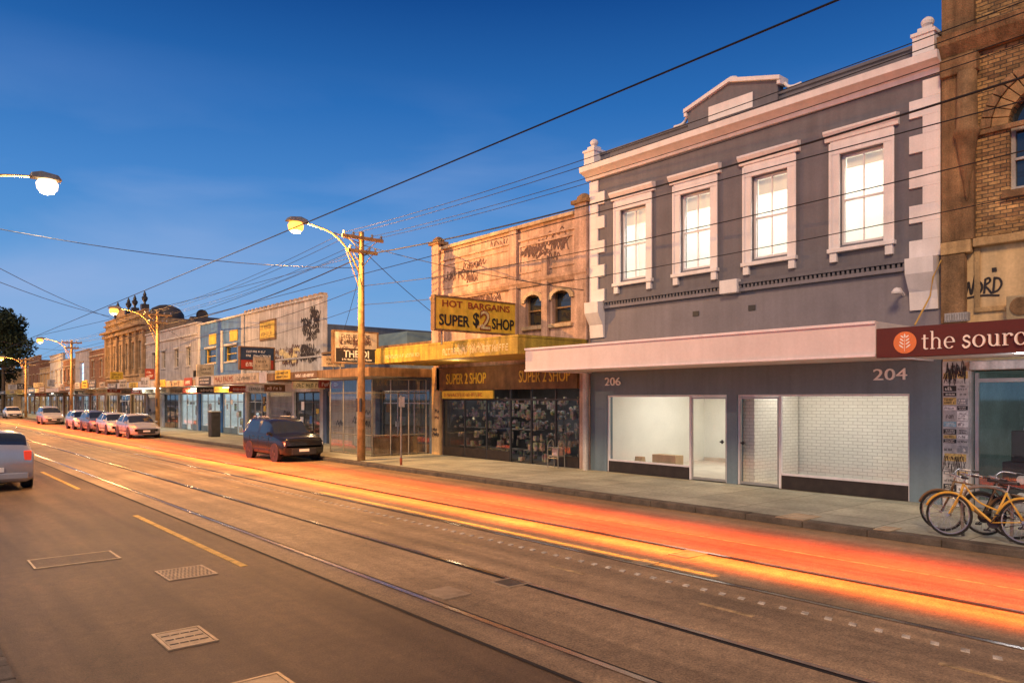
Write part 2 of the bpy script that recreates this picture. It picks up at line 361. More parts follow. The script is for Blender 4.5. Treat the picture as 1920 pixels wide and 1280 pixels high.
nz=N.new('ShaderNodeTexNoise'); nz.inputs['Scale'].default_value=1.5; nz.inputs['Detail'].default_value=8; nz.inputs['Roughness'].default_value=.5; nz.inputs['Distortion'].default_value=.35; L.new(mp.outputs[0],nz.inputs['Vector'])
k1=N.new('ShaderNodeMapRange'); k1.inputs['From Min'].default_value=.44; k1.inputs['From Max'].default_value=.76; k1.inputs['To Max'].default_value=.70; L.new(nz.outputs['Fac'],k1.inputs['Value'])
band=N.new('ShaderNodeValToRGB'); be=band.color_ramp; be.elements[0].position=.02; be.elements[0].color=(.3,.3,.3,1); be.elements[1].position=.40; be.elements[1].color=(.0,.0,.0,1)
q=be.elements.new(.15); q.color=(1,1,1,1); q=be.elements.new(.27); q.color=(.7,.7,.7,1); L.new(sp.outputs['Z'],band.inputs[0])
mu=N.new('ShaderNodeMath'); mu.operation='MULTIPLY'; L.new(k1.outputs[0],mu.inputs[0]); L.new(band.outputs[0],mu.inputs[1])
mx=N.new('ShaderNodeMixRGB'); L.new(mu.outputs[0],mx.inputs[0]); L.new(cr.outputs[0],mx.inputs[1]); mx.inputs[2].default_value=(.36,.47,.76,1)
sk=N.new('ShaderNodeTexSky'); sk.sky_type='NISHITA'; sk.sun_disc=False; sk.sun_elevation=R(3); sk.sun_rotation=R(220)
sc=N.new('ShaderNodeVectorMath'); sc.operation='SCALE'; sc.inputs['Scale'].default_value=.004; L.new(sk.outputs[0],sc.inputs[0])
ad=N.new('ShaderNodeVectorMath'); ad.operation='ADD'; L.new(mx.outputs[0],ad.inputs[0]); L.new(sc.outputs[0],ad.inputs[1])
L.new(ad.outputs[0],bg.inputs['Color']); bg.inputs['Strength'].default_value=1.0
sl=bpy.data.lights.new('sun','SUN'); sl.energy=2.8; sl.angle=R(14); sl.color=(1,.66,.36); so=bpy.data.objects.new('sun',sl); COL.objects.link(so)
so.rotation_euler=Vector((.80,.45,-.66)).to_track_quat('-Z','Y').to_euler()
cam=bpy.data.cameras.new('camera'); cam.lens=26.25; cam.sensor_width=36; cam.shift_y=108/1920; cam.clip_end=5000
co=bpy.data.objects.new('camera',cam); COL.objects.link(co); co.location=(0,0,H); co.rotation_euler=(R(90),0,R(-40)); S.camera=co
S.view_settings.view_transform='Standard'; S.view_settings.look='None'; S.view_settings.exposure=0
# ------------------------------------------------------------------ ground
YA,YB=-60,900
def sheet(name,x0,x1,y0,y1,z,m):
    o=MB().poly((x0,y0,z),(x1,y0,z),(x1,y1,z),(x0,y1,z)).build(name,m,kind='structure'); return o
sheet('ground',-2500,2500,-2500,2500,-.02,mat('far_ground',(.09,.08,.07),.9,.2,.05,.1))
sheet('road',.55,13.1,YA,YB,0,roadmat('asphalt_brown',(.110,.066,.033),.5))
sheet('tram_reserve',4.5,10.4,YA,YB,.004,roadmat('worn_track_concrete',(.30,.20,.108),.65,.05,.28))
sheet('road_edge_lane',10.404,13.1,YA,YB,.004,roadmat('asphalt_lane',(.23,.155,.085),.45,.05,.25))
fm=mat('footpath_concrete',(.34,.33,.29),.75,.28,1.0,.2)
nt=fm.node_tree; g_=nt.nodes.new('ShaderNodeNewGeometry'); bt=nt.nodes.new('ShaderNodeTexBrick'); bt.offset=0; bt.inputs['Scale'].default_value=1; bt.inputs['Brick Width'].default_value=1.3; bt.inputs['Row Height'].default_value=1.5
bt.inputs['Mortar Size'].default_value=.012; bt.inputs['Color1'].default_value=(.33,.335,.27,1); bt.inputs['Color2'].default_value=(.25,.26,.215,1); bt.inputs['Mortar'].default_value=(.10,.09,.07,1)
nt.links.new(g_.outputs['Position'],bt.inputs['Vector']); nt.links.new(bt.outputs['Color'],nt.nodes['Principled BSDF'].inputs['Base Color'].links[0].from_node.inputs[0])
MB().box(13.4,40,YA,YB,-.015,.13).build('footpath',fm,kind='structure')
kb=MB(); y=YA
while y<200:
    kb.box(13.1,13.395,y,y+1.19,-.01,.125+random.uniform(0,.008)); y+=1.2
kb.box(13.1,13.395,200,YB,-.01,.128)
kb.build('kerb',M_conc,kind='structure',bevel=.02)
MB().box(-30,.2,YA,YB,-.015,.13).build('near_footpath',fm,kind='structure')
gb=MB(); y=-2
rn=random.Random(3)
while y<60:
    l_=rn.uniform(.28,.42)
    for xx in (.205,.42,.645):
        gb.box(xx,xx+.205,y,y+l_-.02,-.01,rn.uniform(.03,.05) if xx>.3 else .14)
    y+=l_
gb.build('near_gutter',M_conc,kind='structure',bevel=.03)
MB().box(.55,.95,60,YB,-.01,.03).build('near_gutter_strip',M_conc,kind='structure')
M_pl=mat('worn_yellow_paint',(.66,.40,.09),.7,.35,5,.1); M_pw=mat('worn_white_paint',(.55,.48,.38),.7,.5,9,.1)
M_groove=mat('rail_groove',(.015,.013,.012),.8,.2,5,0)
lm=MB(); yy=10.7
while yy<200: lm.box(3.9,4.0,yy,yy+6.1,.0,.008); yy+=12
lm.build('lane_marking_yellow',M_pl,kind='structure')
lm=MB(); yy=1.0
while yy<60:
    lm.prism([(7.84,yy),(7.93,yy+.03),(7.93,yy+.11),(7.84,yy+.08)],'z',.0,.014); yy+=.27
lm.build('median_marking_white',M_pw,kind='structure')
lm=MB(); yy=2
while yy<70:
    lm.box(7.3,7.36,yy,yy+.7,.0,.009); yy+=2.6
lm.box(10.9,10.95,-10,60,.0,.009)
lm.build('track_edge_marking',mat('faint_line_paint',(.45,.31,.15),.7,.45,7,.1),kind='structure')
for X in (4.95,6.385,8.35,9.785):
    MB().box(X-.035,X+.035,YA,500,.0,.016).build('tram_rail',M_chrome,kind='structure')
    gx=X+.038 if X in (4.95,8.35) else X-.083
    MB().box(gx,gx+.045,YA,500,.0,.007).build('rail_groove',M_groove,kind='structure')
sheet('track_joint',4.47,4.52,YA,300,.006,M_groove)
# covers
M_lid=mat('cast_iron_lid',(.16,.12,.08),.55,.25,9,.5,metal=.3); M_fr=mat('lid_frame_steel',(.42,.31,.19),.5,.25,6,.1,metal=.3); M_lidd=mat('dark_grate',(.07,.055,.04),.6,.3,8,.4)
M_plate=mat('pale_steel_plate',(.32,.24,.15),.5,.25,7,.2,metal=.2)
def cover(pts,label,lid,holes=0,z=0.008,ribs=0):
    P=[G(a,b,z) for a,b in pts]; x0=sum(p[0] for p in P)/4; y0=sum(p[1] for p in P)/4
    hw=max(.12,(max(p[0] for p in P)-min(p[0] for p in P))/2*.93); hl=max(.12,(max(p[1] for p in P)-min(p[1] for p in P))/2*.9)
    t=thing('manhole_cover',label,'manhole cover',(x0,y0,z))
    f=MB(); b=.03
    f.box(x0-hw,x0+hw,y0-hl,y0-hl+b,z-.02,z+.006); f.box(x0-hw,x0+hw,y0+hl-b,y0+hl,z-.02,z+.006); f.box(x0-hw,x0-hw+b,y0-hl+b,y0+hl-b,z-.02,z+.006); f.box(x0+hw-b,x0+hw,y0-hl+b,y0+hl-b,z-.02,z+.006)
    f.build('rim',M_fr,t)
    MB().box(x0-hw+b+.008,x0+hw-b-.008,y0-hl+b+.008,y0+hl-b-.008,z-.02,z+.002).build('lid',lid,t)
    if holes:
        h=MB()
        for i in range(4):
            for j in range(3):
                cx=x0-hw*.6+hw*.4*i; cy=y0-hl*.5+hl*.5*j; h.box(cx-.04,cx+.04,cy-.013,cy+.013,z,z+.004)
        h.build('lid_slot_pattern',M_groove,t)
    if ribs:
        h=MB(); n=12
        for i in range(n):
            for j in range(8):
                cx=x0-hw*.85+hw*1.7*i/(n-1)+(.02 if j%2 else 0); cy=y0-hl*.8+hl*1.6*j/7; h.box(cx-.012,cx+.012,cy-.03,cy+.03,z,z+.007)
        h.build('lid_tread',M_fr,t)
cover([(45,1050),(208,1031),(235,1045),(60,1068)],'long rectangular asphalt filled pit cover with pale steel rim',MATS['asphalt_brown'])
cover([(290,1070),(365,1060),(420,1075),(320,1087)],'ribbed iron pit cover just below the yellow lane dash',M_lid,ribs=1)
cover([(280,1188),(375,1171),(415,1201),(313,1220)],'square pit cover with rows of slots on the near asphalt',M_plate,holes=1)
cover([(430,1282),(515,1260),(560,1280),(470,1310)],'pit cover cut by the bottom edge of the photo',M_plate)
cover([(790,1108),(835,1099),(885,1112),(840,1124)],'dark grate between the rails, left one of two',M_lidd,z=.012,ribs=1)
cover([(915,1090),(960,1081),(1000,1092),(955,1102)],'dark grate between the rails, right one of two',M_lidd,z=.012)
cover([(1185,1053),(1215,1047),(1240,1054),(1205,1060)],'small pale cover beside the far tram track, left one',M_plate,z=.012)
cover([(1250,1038),(1290,1030),(1330,1038),(1290,1046)],'pale cover beside the far tram track, right one',M_plate,z=.012)
cover([(1450,968),(1495,962),(1545,968),(1500,975)],'pale square cover in the footpath in front of the grey shopfront',M_fr,z=.134)
cover([(1640,990),(1660,986),(1690,991),(1668,996)],'small cover in the footpath near the kerb by the bicycles',M_fr,z=.134)
# ------------------------------------------------------------------ shared building pieces
XF=17.4; P0=.13
def window(parent,yc,w_,z0,z1,fm_,gm,x=XF,dp=.13,bars=1,vbar=0,fw=.05,name='window',label=None):
    f=MB(); a=yc-w_/2; b=yc+w_/2; xa=x+dp; xb=x+dp+.06
    f.box(xa,xb,a,a+fw,z0,z1); f.box(xa,xb,b-fw,b,z0,z1); f.box(xa,xb,a+fw,b-fw,z0,z0+fw*1.3); f.box(xa,xb,a+fw,b-fw,z1-fw,z1)
    for i in range(bars):
        z=z0+(z1-z0)*(i+1)/(bars+1); f.box(xa-.01,xb-.01,a+fw,b-fw,z-.025,z+.025)
    for i in range(vbar):
        y=a+(b-a)*(i+1)/(vbar+1); f.box(xa+.003,xb-.003,y-.012,y+.012,z0+fw*1.3,z1-fw)
    o=f.build(name,fm_,parent,label)
    MB().poly((xb+.004,a+.01,z0+.01),(xb+.004,b-.01,z0+.01),(xb+.004,b-.01,z1-.01),(xb+.004,a+.01,z1-.01)).build('pane',gm,o)
    return o
def pane(x,a,b,c,d,m,parent,name='shop_glass'):
    return MB().poly((x,a,c),(x,b,c),(x,b,d),(x,a,d)).build(name,m,parent)
def awning(parent,y0,y1,xf,zt,zb,fmt,smt=None,flabel=None):
    f=MB().box(xf,xf+.05,y0,y1,zb,zt); f.box(xf+.052,XF-.02,y0,y0+.05,zb,zt); f.box(xf+.052,XF-.02,y1-.05,y1,zb,zt)
    a=f.build('awning_fascia',fmt,parent,flabel,bevel=.008)
    MB().box(xf+.055,XF-.03,y0+.055,y1-.055,zb+.05,zb+.09).build('awning_soffit',smt or M_sof,parent)
    MB().box(xf+.055,XF-.03,y0+.055,y1-.055,zt-.09,zt-.03).build('awning_roof',M_galv,parent)
    return a
def shopfront(parent,a,b,kind,zt=2.8,seed=0):
    rn=random.Random(seed+int(a*10)); x=XF+.12
    if kind in('shutter','shutterg'):
        MB().corr(x,a+.05,b-.05,P0,zt-.25).build('roller_shutter',M_shut if kind=='shutter' else M_shutg,parent)
        MB().box(x-.06,x+.2,a+.02,b-.02,zt-.25,zt-.01).build('shutter_box',M_galv,parent)
        graffiti(parent,x-.01,a+.2,b-.2,.5,1.9,5,M_spray,seed+5,.018)
        return
    n=max(2,round((b-a)/1.25)); dw=(b-a)/n; di=rn.randrange(n)
    MB().room(x+.06,x+2.6,a,b,P0+.004,zt-.002).build('shop_interior',{'lit':M_lit,'warm':M_warm}.get(kind,M_int),parent)
    fr=MB(); ri=MB(); gl=[]
    for i in range(n+1): fr.box(x,x+.06,a+dw*i-(.0 if i==0 else .03),a+dw*i+(.0 if i==n else .03),P0,zt)
    fr.box(x+.002,x+.058,a,b,zt-.06,zt-.001); fr.box(x+.002,x+.058,a,b,zt-.6,zt-.55)
    for i in range(n):
        ya=a+dw*i+.035; yb=a+dw*(i+1)-.035
        if i==di: fr.box(x-.03,x-.01,yb-.12,yb-.09,1,1.3)
        else: ri.box(x-.01,x+.05,ya,yb,P0,.5)
        gl.append((ya,yb,.505 if i!=di else P0+.02,zt-.07))
    fo=fr.build('shopfront_frame',M_alu if rn.random()<.5 else M_dark,parent)
    for q in gl: pane(x+.025,*q,M_gs,fo)
    if ri.v: ri.each('stall_riser',rn.choice([M_riser,M_blueg,M_brn]),parent)
    gd=MB()
    for i in range(int((b-a)*7)):
        cy=rn.uniform(a+.2,b-.2); cx=rn.uniform(x+.3,x+2.2); s_=rn.uniform(.1,.35); z=rn.choice([P0,P0,.7,1.2,1.6,2.0]); gd.box(cx,cx+s_,cy,cy+s_,z,z+rn.uniform(.15,.7))
    gd.build('merchandise',M_goods,parent,kind='stuff')
    for i in range(rn.randint(2,5)):
        cy=rn.uniform(a+.3,b-.5); cz=rn.uniform(.8,2.1); MB().box(x-.004,x+.0,cy,cy+rn.uniform(.2,.45),cz,cz+rn.uniform(.2,.5)).build('window_poster',rn.choice([M_ltr,M_yelp,M_bluep,M_wht2,M_brn]),parent)
def body(parent,y0,y1,top,m,depth=12,x=XF+.25,roofm=None):
    b=MB(); e=x+depth
    b.poly((x,y0,0),(e,y0,0),(e,y0,top),(x,y0,top)); b.poly((x,y1,0),(e,y1,0),(e,y1,top),(x,y1,top)); b.poly((e,y0,0),(e,y1,0),(e,y1,top),(e,y0,top))
    b.build('side_wall',m,parent)
    MB().box(x,e,y0+.01,y1-.01,top-.06,top+.02).build('roof',roofm or M_galv,parent)
def building(name,y0,y1,top,wm,label,wins=(),shops=(),aw=None,bodytop=None,trim=None,tm=None,sm=None,depth=12,winmat=None,frm=None):
    y0+=.01; y1-=.01
    t=thing(name,label,'building',(XF,(y0+y1)/2,P0))
    bt_=bodytop or top-.6; holes=[(c-w_/2,c+w_/2,z0,z1) for c,w_,z0,z1 in wins]+[(a,b,P0,2.8) for a,b,k in shops]
    MB().wall(XF,.25,y0,y1,P0-.02,top,holes,back=bt_).build('wall',wm,t)
    body(t,y0,y1,bt_,sm or wm,depth)
    tm=tm or M_cream
    for c,w_,z0,z1 in wins:
        window(t,c,w_,z0,z1,frm or M_wht2,winmat or M_gd)
        MB().box(XF-.08,XF+.1,c-w_/2-.08,c+w_/2+.08,z0-.1,z0-.003).build('window_sill',tm,t,bevel=.01)
        MB().box(XF-.07,XF-.002,c-w_/2-.1,c+w_/2+.1,z1+.003,z1+.16).build('window_head',tm,t,bevel=.01)
    for z,hh,pr in (trim or ()):
        MB().box(XF-pr,XF+.02,y0+.003,y1-.003,z,z+hh).build('string_course',tm,t,bevel=.01)
    MB().box(XF-.1,XF+.3,y0+.002,y1-.002,top,top+.12).build('parapet_coping',tm,t,bevel=.015)
    for i,(a,b,k) in enumerate(shops): shopfront(t,a,b,k,seed=int(y0)+i)
    if aw: awning(t,y0+.02,y1-.02,*aw)
    return t
SIGNM=[mat('sign_cream',(.50,.42,.29),.6,.3,3,.03,streak=.3),M_yelp,mat('sign_blue',(.05,.10,.22),.6,.2,3,.03),mat('sign_red',(.30,.05,.03),.6,.2,3,.03),M_wht2,mat('sign_brown',(.16,.09,.045),.6,.25,3,.03),M_dark,M_cream]
LT=lambda m: M_blk if m in (SIGNM[0],M_yelp,M_wht2,M_cream) else M_ltr
sgn=random.Random(77)
def signs(t,y0,y1,xf,zt,zb,n_f=2,n_u=2,n_t=1):
    seg=(y1-y0)/max(1,n_f)
    for i in range(n_f):
        a=y0+seg*i+.25; b=a+seg*sgn.uniform(.5,.9); m=sgn.choice(SIGNM); up=sgn.choice([0,0,.15,.3])
        o=MB().box(xf-.05,xf-.004,a,b,zb+.03,zt-.03+up).build('awning_sign',m,t,bevel=.004)
        marks(xf-.052,(a+b)/2,(zb+zt+up)/2,(b-a)*.9,(zt-zb+up)*.7,'-x',LT(m),o,sgn.choice([1,2]))
    for i in range(n_u):
        yy=y0+(y1-y0)*(i+.5)/n_u; m=sgn.choice(SIGNM); x1=sgn.uniform(16,16.8)
        o=MB().box(15.0,x1,yy-.06,yy+.06,zb-.40,zb-.05).build('hanging_sign',m,t,bevel=.005)
        marks((15+x1)/2,yy-.062,zb-.225,(x1-15)*.9,.26,'-y',LT(m),o,1)
    for i in range(n_t):
        yy=sgn.uniform(y0+.8,y1-.8); m=sgn.choice(SIGNM); h_=sgn.uniform(.4,.9); w_=sgn.uniform(.6,1.2)
        o=MB().box(14.9,14.9+w_,yy-.06,yy+.06,zt+.2,zt+.2+h_).build('upright_sign',m,t,bevel=.005)
        marks(14.9+w_/2,yy-.062,zt+.2+h_/2,w_*.85,h_*.7,'-y',LT(m),o,2)
        MB().tube([(14.9+w_/2,yy,zt-.05),(14.9+w_/2,yy,zt+.3)],.03,5).build('sign_bracket',M_galv,t)
# ------------------------------------------------------------------ main grey building (204/206)
Y0,Y1=6.37,16.8
t=thing('terrace_shop_building','two storey mauve grey shop pair with white trim, numbered 204 and 206','building',(XF,(Y0+Y1)/2,P0))
WC=[15.0,12.73,10.44,8.08]
up=[(c-.51,c+.51,6.05,8.2) for c in WC]
MB().wall(XF,.28,Y0,Y1,5.3,10.12,up,back=9.3).build('upper_wall',M_grey,t)
MB().wall(XF,.28,Y0,Y1,3.3,5.3).build('band_wall',M_grey2,t)
MB().wall(XF,.28,Y0,Y1,P0-.02,3.3,[(7.02,11.4,P0,2.52),(11.72,16.1,P0,2.52)]).build('shopfront_wall',M_blueg,t)
body(t,Y0+.01,Y1-.01,9.3,M_wht2,13,XF+.28)
MB().room(17.69,19.6,Y0+.15,Y1-.15,5.5,9.0).build('upstairs_room',M_room,t)
MB().room(17.69,23.2,11.62,Y1-.2,P0+.01,3.1).build('shop_room',M_room,t)
MB().room(17.69,20.2,Y0+.15,11.5,P0+.01,3.1).build('shop_room',M_room,t)
MB().box(17.7,23.1,11.63,Y1-.21,P0+.012,P0+.02).build('room_floor',M_rfloor,t)
MB().box(17.7,20.1,Y0+.16,11.49,P0+.012,P0+.02).build('room_floor',M_rfloor,t)
MB().box(20.08,20.15,Y0+.2,11.45,P0+.02,3.08).build('brick_back_wall',M_wbrick,t)
MB().box(20.04,20.078,Y0+.2,11.45,P0+.02,.27).build('skirting',M_room,t)
MB().box(17.75,20.0,11.1,11.44,P0+.02,2.98).build('partition',M_wbrick,t)
MB().box(23.14,23.19,11.7,Y1-.25,P0+.02,.27).build('skirting',M_rfloor,t)
bx=MB().box(18.4,18.8,14.2,15.1,P0+.022,.68).build('cardboard_box',M_card,bevel=.01); tag(bx,'pale brown cardboard box on the floor inside the left empty shop window','box')
bx=MB().prism([(18.2,P0+.022),(18.5,P0+.022),(18.42,.58),(18.3,.58)],'y',15.4,15.7).build('cardboard_carton',M_card); tag(bx,'small pale carton left of the larger box in the empty shop','box')
area('room_light_upstairs',(18.3,11.6,8.95),.9,9.5,300,(1,.94,.82))
area('room_light_left',(20.6,14.1,3.0),2.6,3.2,110,(1,.95,.86))
area('room_light_right',(18.7,9.0,3.0),.9,4.2,64,(1,.94,.83))
for c in WC:
    s_=MB()
    s_.box(XF-.05,XF+.02,c-.73,c-.51,5.98,8.22); s_.box(XF-.05,XF+.02,c+.51,c+.73,5.98,8.22); s_.box(XF-.052,XF+.02,c-.73,c+.73,8.222,8.55)
    s_.box(XF-.075,XF-.051,c-.76,c-.70,5.98,8.5); s_.box(XF-.075,XF-.051,c+.70,c+.76,5.98,8.5)
    s_.build('window_surround',M_white,t,bevel=.01)
    h=MB().prism([(XF+.02,8.552),(XF-.08,8.552),(XF-.10,8.62),(XF-.15,8.68),(XF-.19,8.74),(XF-.19,8.79),(XF+.02,8.83)],'y',c-.85,c+.85)
    h.build('window_hood',M_white,t)
    k=MB().box(XF-.13,XF+.02,c-.78,c+.78,5.88,5.978); k.box(XF-.09,XF+.02,c-.73,c-.56,5.66,5.877); k.box(XF-.09,XF+.02,c+.56,c+.73,5.66,5.877)
    k.build('window_sill',M_white,t,bevel=.01)
    window(t,c,1.02,6.05,8.2,M_white,M_gc,dp=.1,bars=1,vbar=1,fw=.055)
    MB().box(XF+.20,XF+.21,c-.44,c+.44,7.75 if c>9 else 7.9,8.14).build('roller_blind',mat('blind_cream',(.70,.66,.56),.8,.05,2,0,emit=.25,ecol=(1,.93,.78)),t)
MB().prism([(XF+.02,9.42),(XF-.06,9.42),(XF-.08,9.52),(XF-.24,9.60),(XF-.36,9.64),(XF-.38,9.80),(XF+.02,9.86)],'y',Y0-.05,Y1+.15).build('cornice',M_white,t)
MB().box(XF-.05,XF+.3,Y0,Y1,10.122,10.2).build('parapet_cap',M_grey,t,bevel=.01)
pc=11.55
MB().prism([(pc-1.38,9.87),(pc+1.38,9.87),(pc+1.38,10.48),(pc,10.86),(pc-1.38,10.48)],'x',XF-.08,XF+.2).build('pediment',M_grey,t)
pm=MB()
for sg in (-1,1):
    pm.prism([(pc,10.865),(pc+sg*1.48,10.46),(pc+sg*1.48,10.56),(pc,10.97)],'x',XF-.17,XF+.25)
    pm.box(XF-.14,XF+.22,min(pc+sg*1.39,pc+sg*1.48),max(pc+sg*1.39,pc+sg*1.48),10.36,10.458)
pm.build('pediment_moulding',M_white,t)
MB().box(XF-.11,XF-.081,pc-.68,pc+.68,10.0,10.40).build('pediment_panel',M_white,t,bevel=.008)
for sg in (-1,1):
    MB().tube(crom([(XF+.05,pc+sg*1.5,10.40),(XF+.05,pc+sg*1.6,10.28),(XF+.05,pc+sg*1.75,10.24),(XF+.05,pc+sg*1.95,10.25)],4),.045,8).build('pediment_scroll',M_white,t,smooth=True)
MB().lathe((XF+.05,pc,10.98),[(.12,-.04),(.15,0),(.12,.05),(.04,.08),(0,.1)],12).build('pediment_finial',M_white,t,smooth=True)
for yc in (Y0+.25,Y1-.22):
    f=MB().box(XF-.30,XF+.18,yc-.22,yc+.22,9.84,10.24); f.box(XF-.33,XF+.21,yc-.25,yc+.25,10.242,10.31)
    f.box(XF-.22,XF+.10,yc-.15,yc+.15,10.312,10.43)
    f.lathe((XF-.06,yc,10.43),[(.08,0),(.06,.04),(.12,.09),(.135,.15),(.105,.21),(.05,.25),(.0,.27)],14)
    f.build('finial',M_white,t)
q1=MB()
for i in range(10):
    z=5.5+i*.385; wd=.64 if i%2==0 else .36
    q1.box(XF-.05,XF+.02,Y0-.002,Y0+wd,z,z+.383); q1.box(XF-.05,XF+.02,Y1-wd,Y1+.002,z,z+.383)
q1.each('quoin',M_white,t,bevel=.004)
MB().box(XF-.12,XF+.02,Y0+.66,Y1-.66,5.43,5.5).build('string_course',M_grey,t)
d_=MB(); y=Y0+.7
while y<Y1-.72: d_.box(XF-.09,XF+.0,y,y+.06,5.33,5.428); y+=.115
d_.build('dentil_course',M_grey,t)
MB().box(XF-.11,XF+.02,Y0+.66,Y1-.66,5.24,5.325).build('string_course',M_grey2,t)
MB().box(XF-.2,XF+.02,11.28,11.82,5.22,5.58).build('name_block',M_white,t,bevel=.015)
for yc in (Y0+.33,Y1-.33):
    MB().prism([(XF+.02,4.35),(XF-.06,4.35),(XF-.10,4.75),(XF-.24,4.98),(XF-.32,5.12),(XF-.34,5.46),(XF+.02,5.49)],'y',yc-.29,yc+.29).build('corbel',M_white,t)
for px,py in ((1305,588),(1410,577)):
    yv=pY(px); zv=pZ(px,py); MB().box(XF-.02,XF+.01,yv-.1,yv+.1,zv-.07,zv+.07).build('wall_vent',M_dark,t)
yl=pY(1695); zl=pZ(1695,545)
MB().tube([(XF,yl,zl-.1),(XF-.22,yl,zl+.02),(XF-.35,yl,zl)],.03,8).lathe((XF-.38,yl,zl-.06),[(.10,-.04),(.11,0),(.05,.08),(0,.1)],12).build('wall_lamp',M_white,t)
for a,b,dy0,dy1,ww0,ww1 in ((7.02,11.4,10.18,11.4,7.02,10.18),(11.72,16.1,11.72,12.95,12.95,16.1)):
    x=XF+.05; fr=MB()
    fr.box(x,x+.08,a,b,2.47,2.515); fr.box(x+.002,x+.078,a,a+.045,P0,2.468); fr.box(x+.002,x+.078,b-.045,b,P0,2.468)
    mid=dy0 if dy0>a+.1 else dy1
    fr.box(x+.002,x+.078,mid-.03,mid+.03,P0,2.468)
    fr.box(x+.004,x+.076,ww0+.045,ww1-.045,.47,.52)
    f_=fr.build('shopfront_frame',M_white,t)
    pane(x+.035,ww0+.04,ww1-.04,.5,2.48,M_gc,f_)
    MB().box(x-.01,x+.1,ww0+.05,ww1-.05,P0,.466).build('stall_riser',M_riser,t)
    da,db=(dy0+.05,dy1-.05)
    dr=MB(); dr.box(x+.01,x+.05,da,da+.03,P0+.02,2.46); dr.box(x+.01,x+.05,db-.03,db,P0+.02,2.46); dr.box(x+.012,x+.048,da+.03,db-.03,P0+.02,P0+.09); dr.box(x+.012,x+.048,da+.03,db-.03,2.41,2.46)
    do=dr.build('door',M_alu,t)
    pane(x+.03,da+.025,db-.025,P0+.08,2.42,M_gc,do,'door_glass')
    hy=da+.11 if a>11 else db-.11
    MB().box(x-.05,x-.02,hy-.06,hy+.06,1.22,1.26).box(x-.05,x+.01,hy-.012,hy+.012,1.19,1.29).build('door_handle',M_dark,do)
MB().box(XF+.01,XF+.03,7.02,16.1,2.522,2.56).build('head_strip',mat('pinkish_trim',(.4,.3,.3)),t)
M_num=mat('bright_steel_numeral',(.9,.88,.84),.35,.02,3,0)
text('204',XF-.025,(pY(1640)+pY(1700))/2,2.96,.74,.26,'-x',M_num,t,'house_number',.02)
text('206',XF-.025,(pY(1133)+pY(1167))/2,2.95,.64,.25,'-x',M_num,t,'house_number',.02)
awning(t,Y0+.14,Y1-.02,14.6,3.9,3.22,M_awn,M_awn)
MB().box(14.56,14.598,Y0+.14,Y1-.02,3.22,3.27).build('awning_edge',M_white,t); MB().box(14.56,14.598,Y0+.14,Y1-.02,3.85,3.905).build('awning_edge',M_white,t)
MB().tube([(17.2,Y1+.02,P0),(17.2,Y1+.02,3.25)],.1,10).build('downpipe',M_wht2,t)
# ------------------------------------------------------------------ right brick building
t=thing('brick_corner_building','old tan brick building with brown stucco pilaster and arched window at right edge','building',(XF,2,P0))
yb=6.34
AR=(3.8,5.1,6.6,8.6)
MB().wall(XF,.3,-8,yb,5.7,12.6,[AR],back=11).build('brick_wall',M_brick,t)
MB().wall(XF+.002,.3,-8,yb,3.2,5.7).build('stucco_band_wall',M_panel,t)
MB().wall(XF,.3,-8,yb,P0-.02,3.2,[(-.5,5.8,P0,3.0)]).build('ground_wall',M_wht2,t)
body(t,-8,yb-.01,11,M_brick,12,XF+.3)
rn=random.Random(8)
pb=MB()
for i in range(380):
    yy=rn.uniform(.5,5.50); zz=5.75+round(rn.uniform(0,6.5)/.078)*.078
    if 3.3<yy<5.6 and 6.4<zz<9.2: continue
    pb.box(XF-rn.uniform(.004,.014),XF-.0005,yy,yy+.20,zz+.006,zz+.070)
pb.build('proud_bricks',mat('rough_brick_face',(.30,.18,.08),.9,.5,5,.5),t,kind='stuff')
ac=4.45; sp_=MB()
for i in range(12):
    a0=math.pi*i/12; a1=math.pi*(i+1)/12
    p0=(ac+.65*math.cos(a0),7.95+.65*math.sin(a0)); p1=(ac+.65*math.cos(a1),7.95+.65*math.sin(a1))
    sp_.poly((XF+.001,p0[0],p0[1]),(XF+.001,p1[0],p1[1]),(XF+.001,p1[0],8.6),(XF+.001,p0[0],8.6))
    sp_.poly((XF+.001,p0[0],p0[1]),(XF+.001,p1[0],p1[1]),(XF+.25,p1[0],p1[1]),(XF+.25,p0[0],p0[1]))
sp_.build('arch_spandrel',M_brick,t)
for ro,ri,pr,mm in ((.96,.66,.05,mat('ochre_brick',(.36,.22,.10),.85,.35,5,.4)),(1.16,.97,.09,M_brn)):
    am=MB()
    for i in range(15):
        a0=math.pi*i/15+.01; a1=math.pi*(i+1)/15-.01
        am.prism([(ac+ri*math.cos(a0),7.95+ri*math.sin(a0)),(ac+ro*math.cos(a0),7.95+ro*math.sin(a0)),(ac+ro*math.cos(a1),7.95+ro*math.sin(a1)),(ac+ri*math.cos(a1),7.95+ri*math.sin(a1))],'x',XF-pr,XF)
    am.build('arch_voussoirs',mm,t,bevel=.01)
window(t,ac,1.3,6.6,7.9,M_wht2,M_gd,dp=.12,bars=1,fw=.07)
window(t,ac,1.3,7.93,8.6,M_dark,M_gd,dp=.14,bars=0,fw=.05)
MB().box(XF-.12,XF+.1,3.7,5.2,6.45,6.597).build('window_sill',M_brn,t,bevel=.01)
MB().box(XF-.14,XF,5.7,yb-.02,5.72,12.6).build('pilaster',M_brn,t,bevel=.02)
MB().prism([(XF,9.6),(XF-.12,9.6),(XF-.3,9.85),(XF-.34,10.05),(XF,10.12)],'y',-8,yb).build('cornice',M_brn,t)
MB().box(XF-.22,XF,5.62,yb-.01,9.2,9.58).build('pilaster_capital',M_brn,t,bevel=.03)
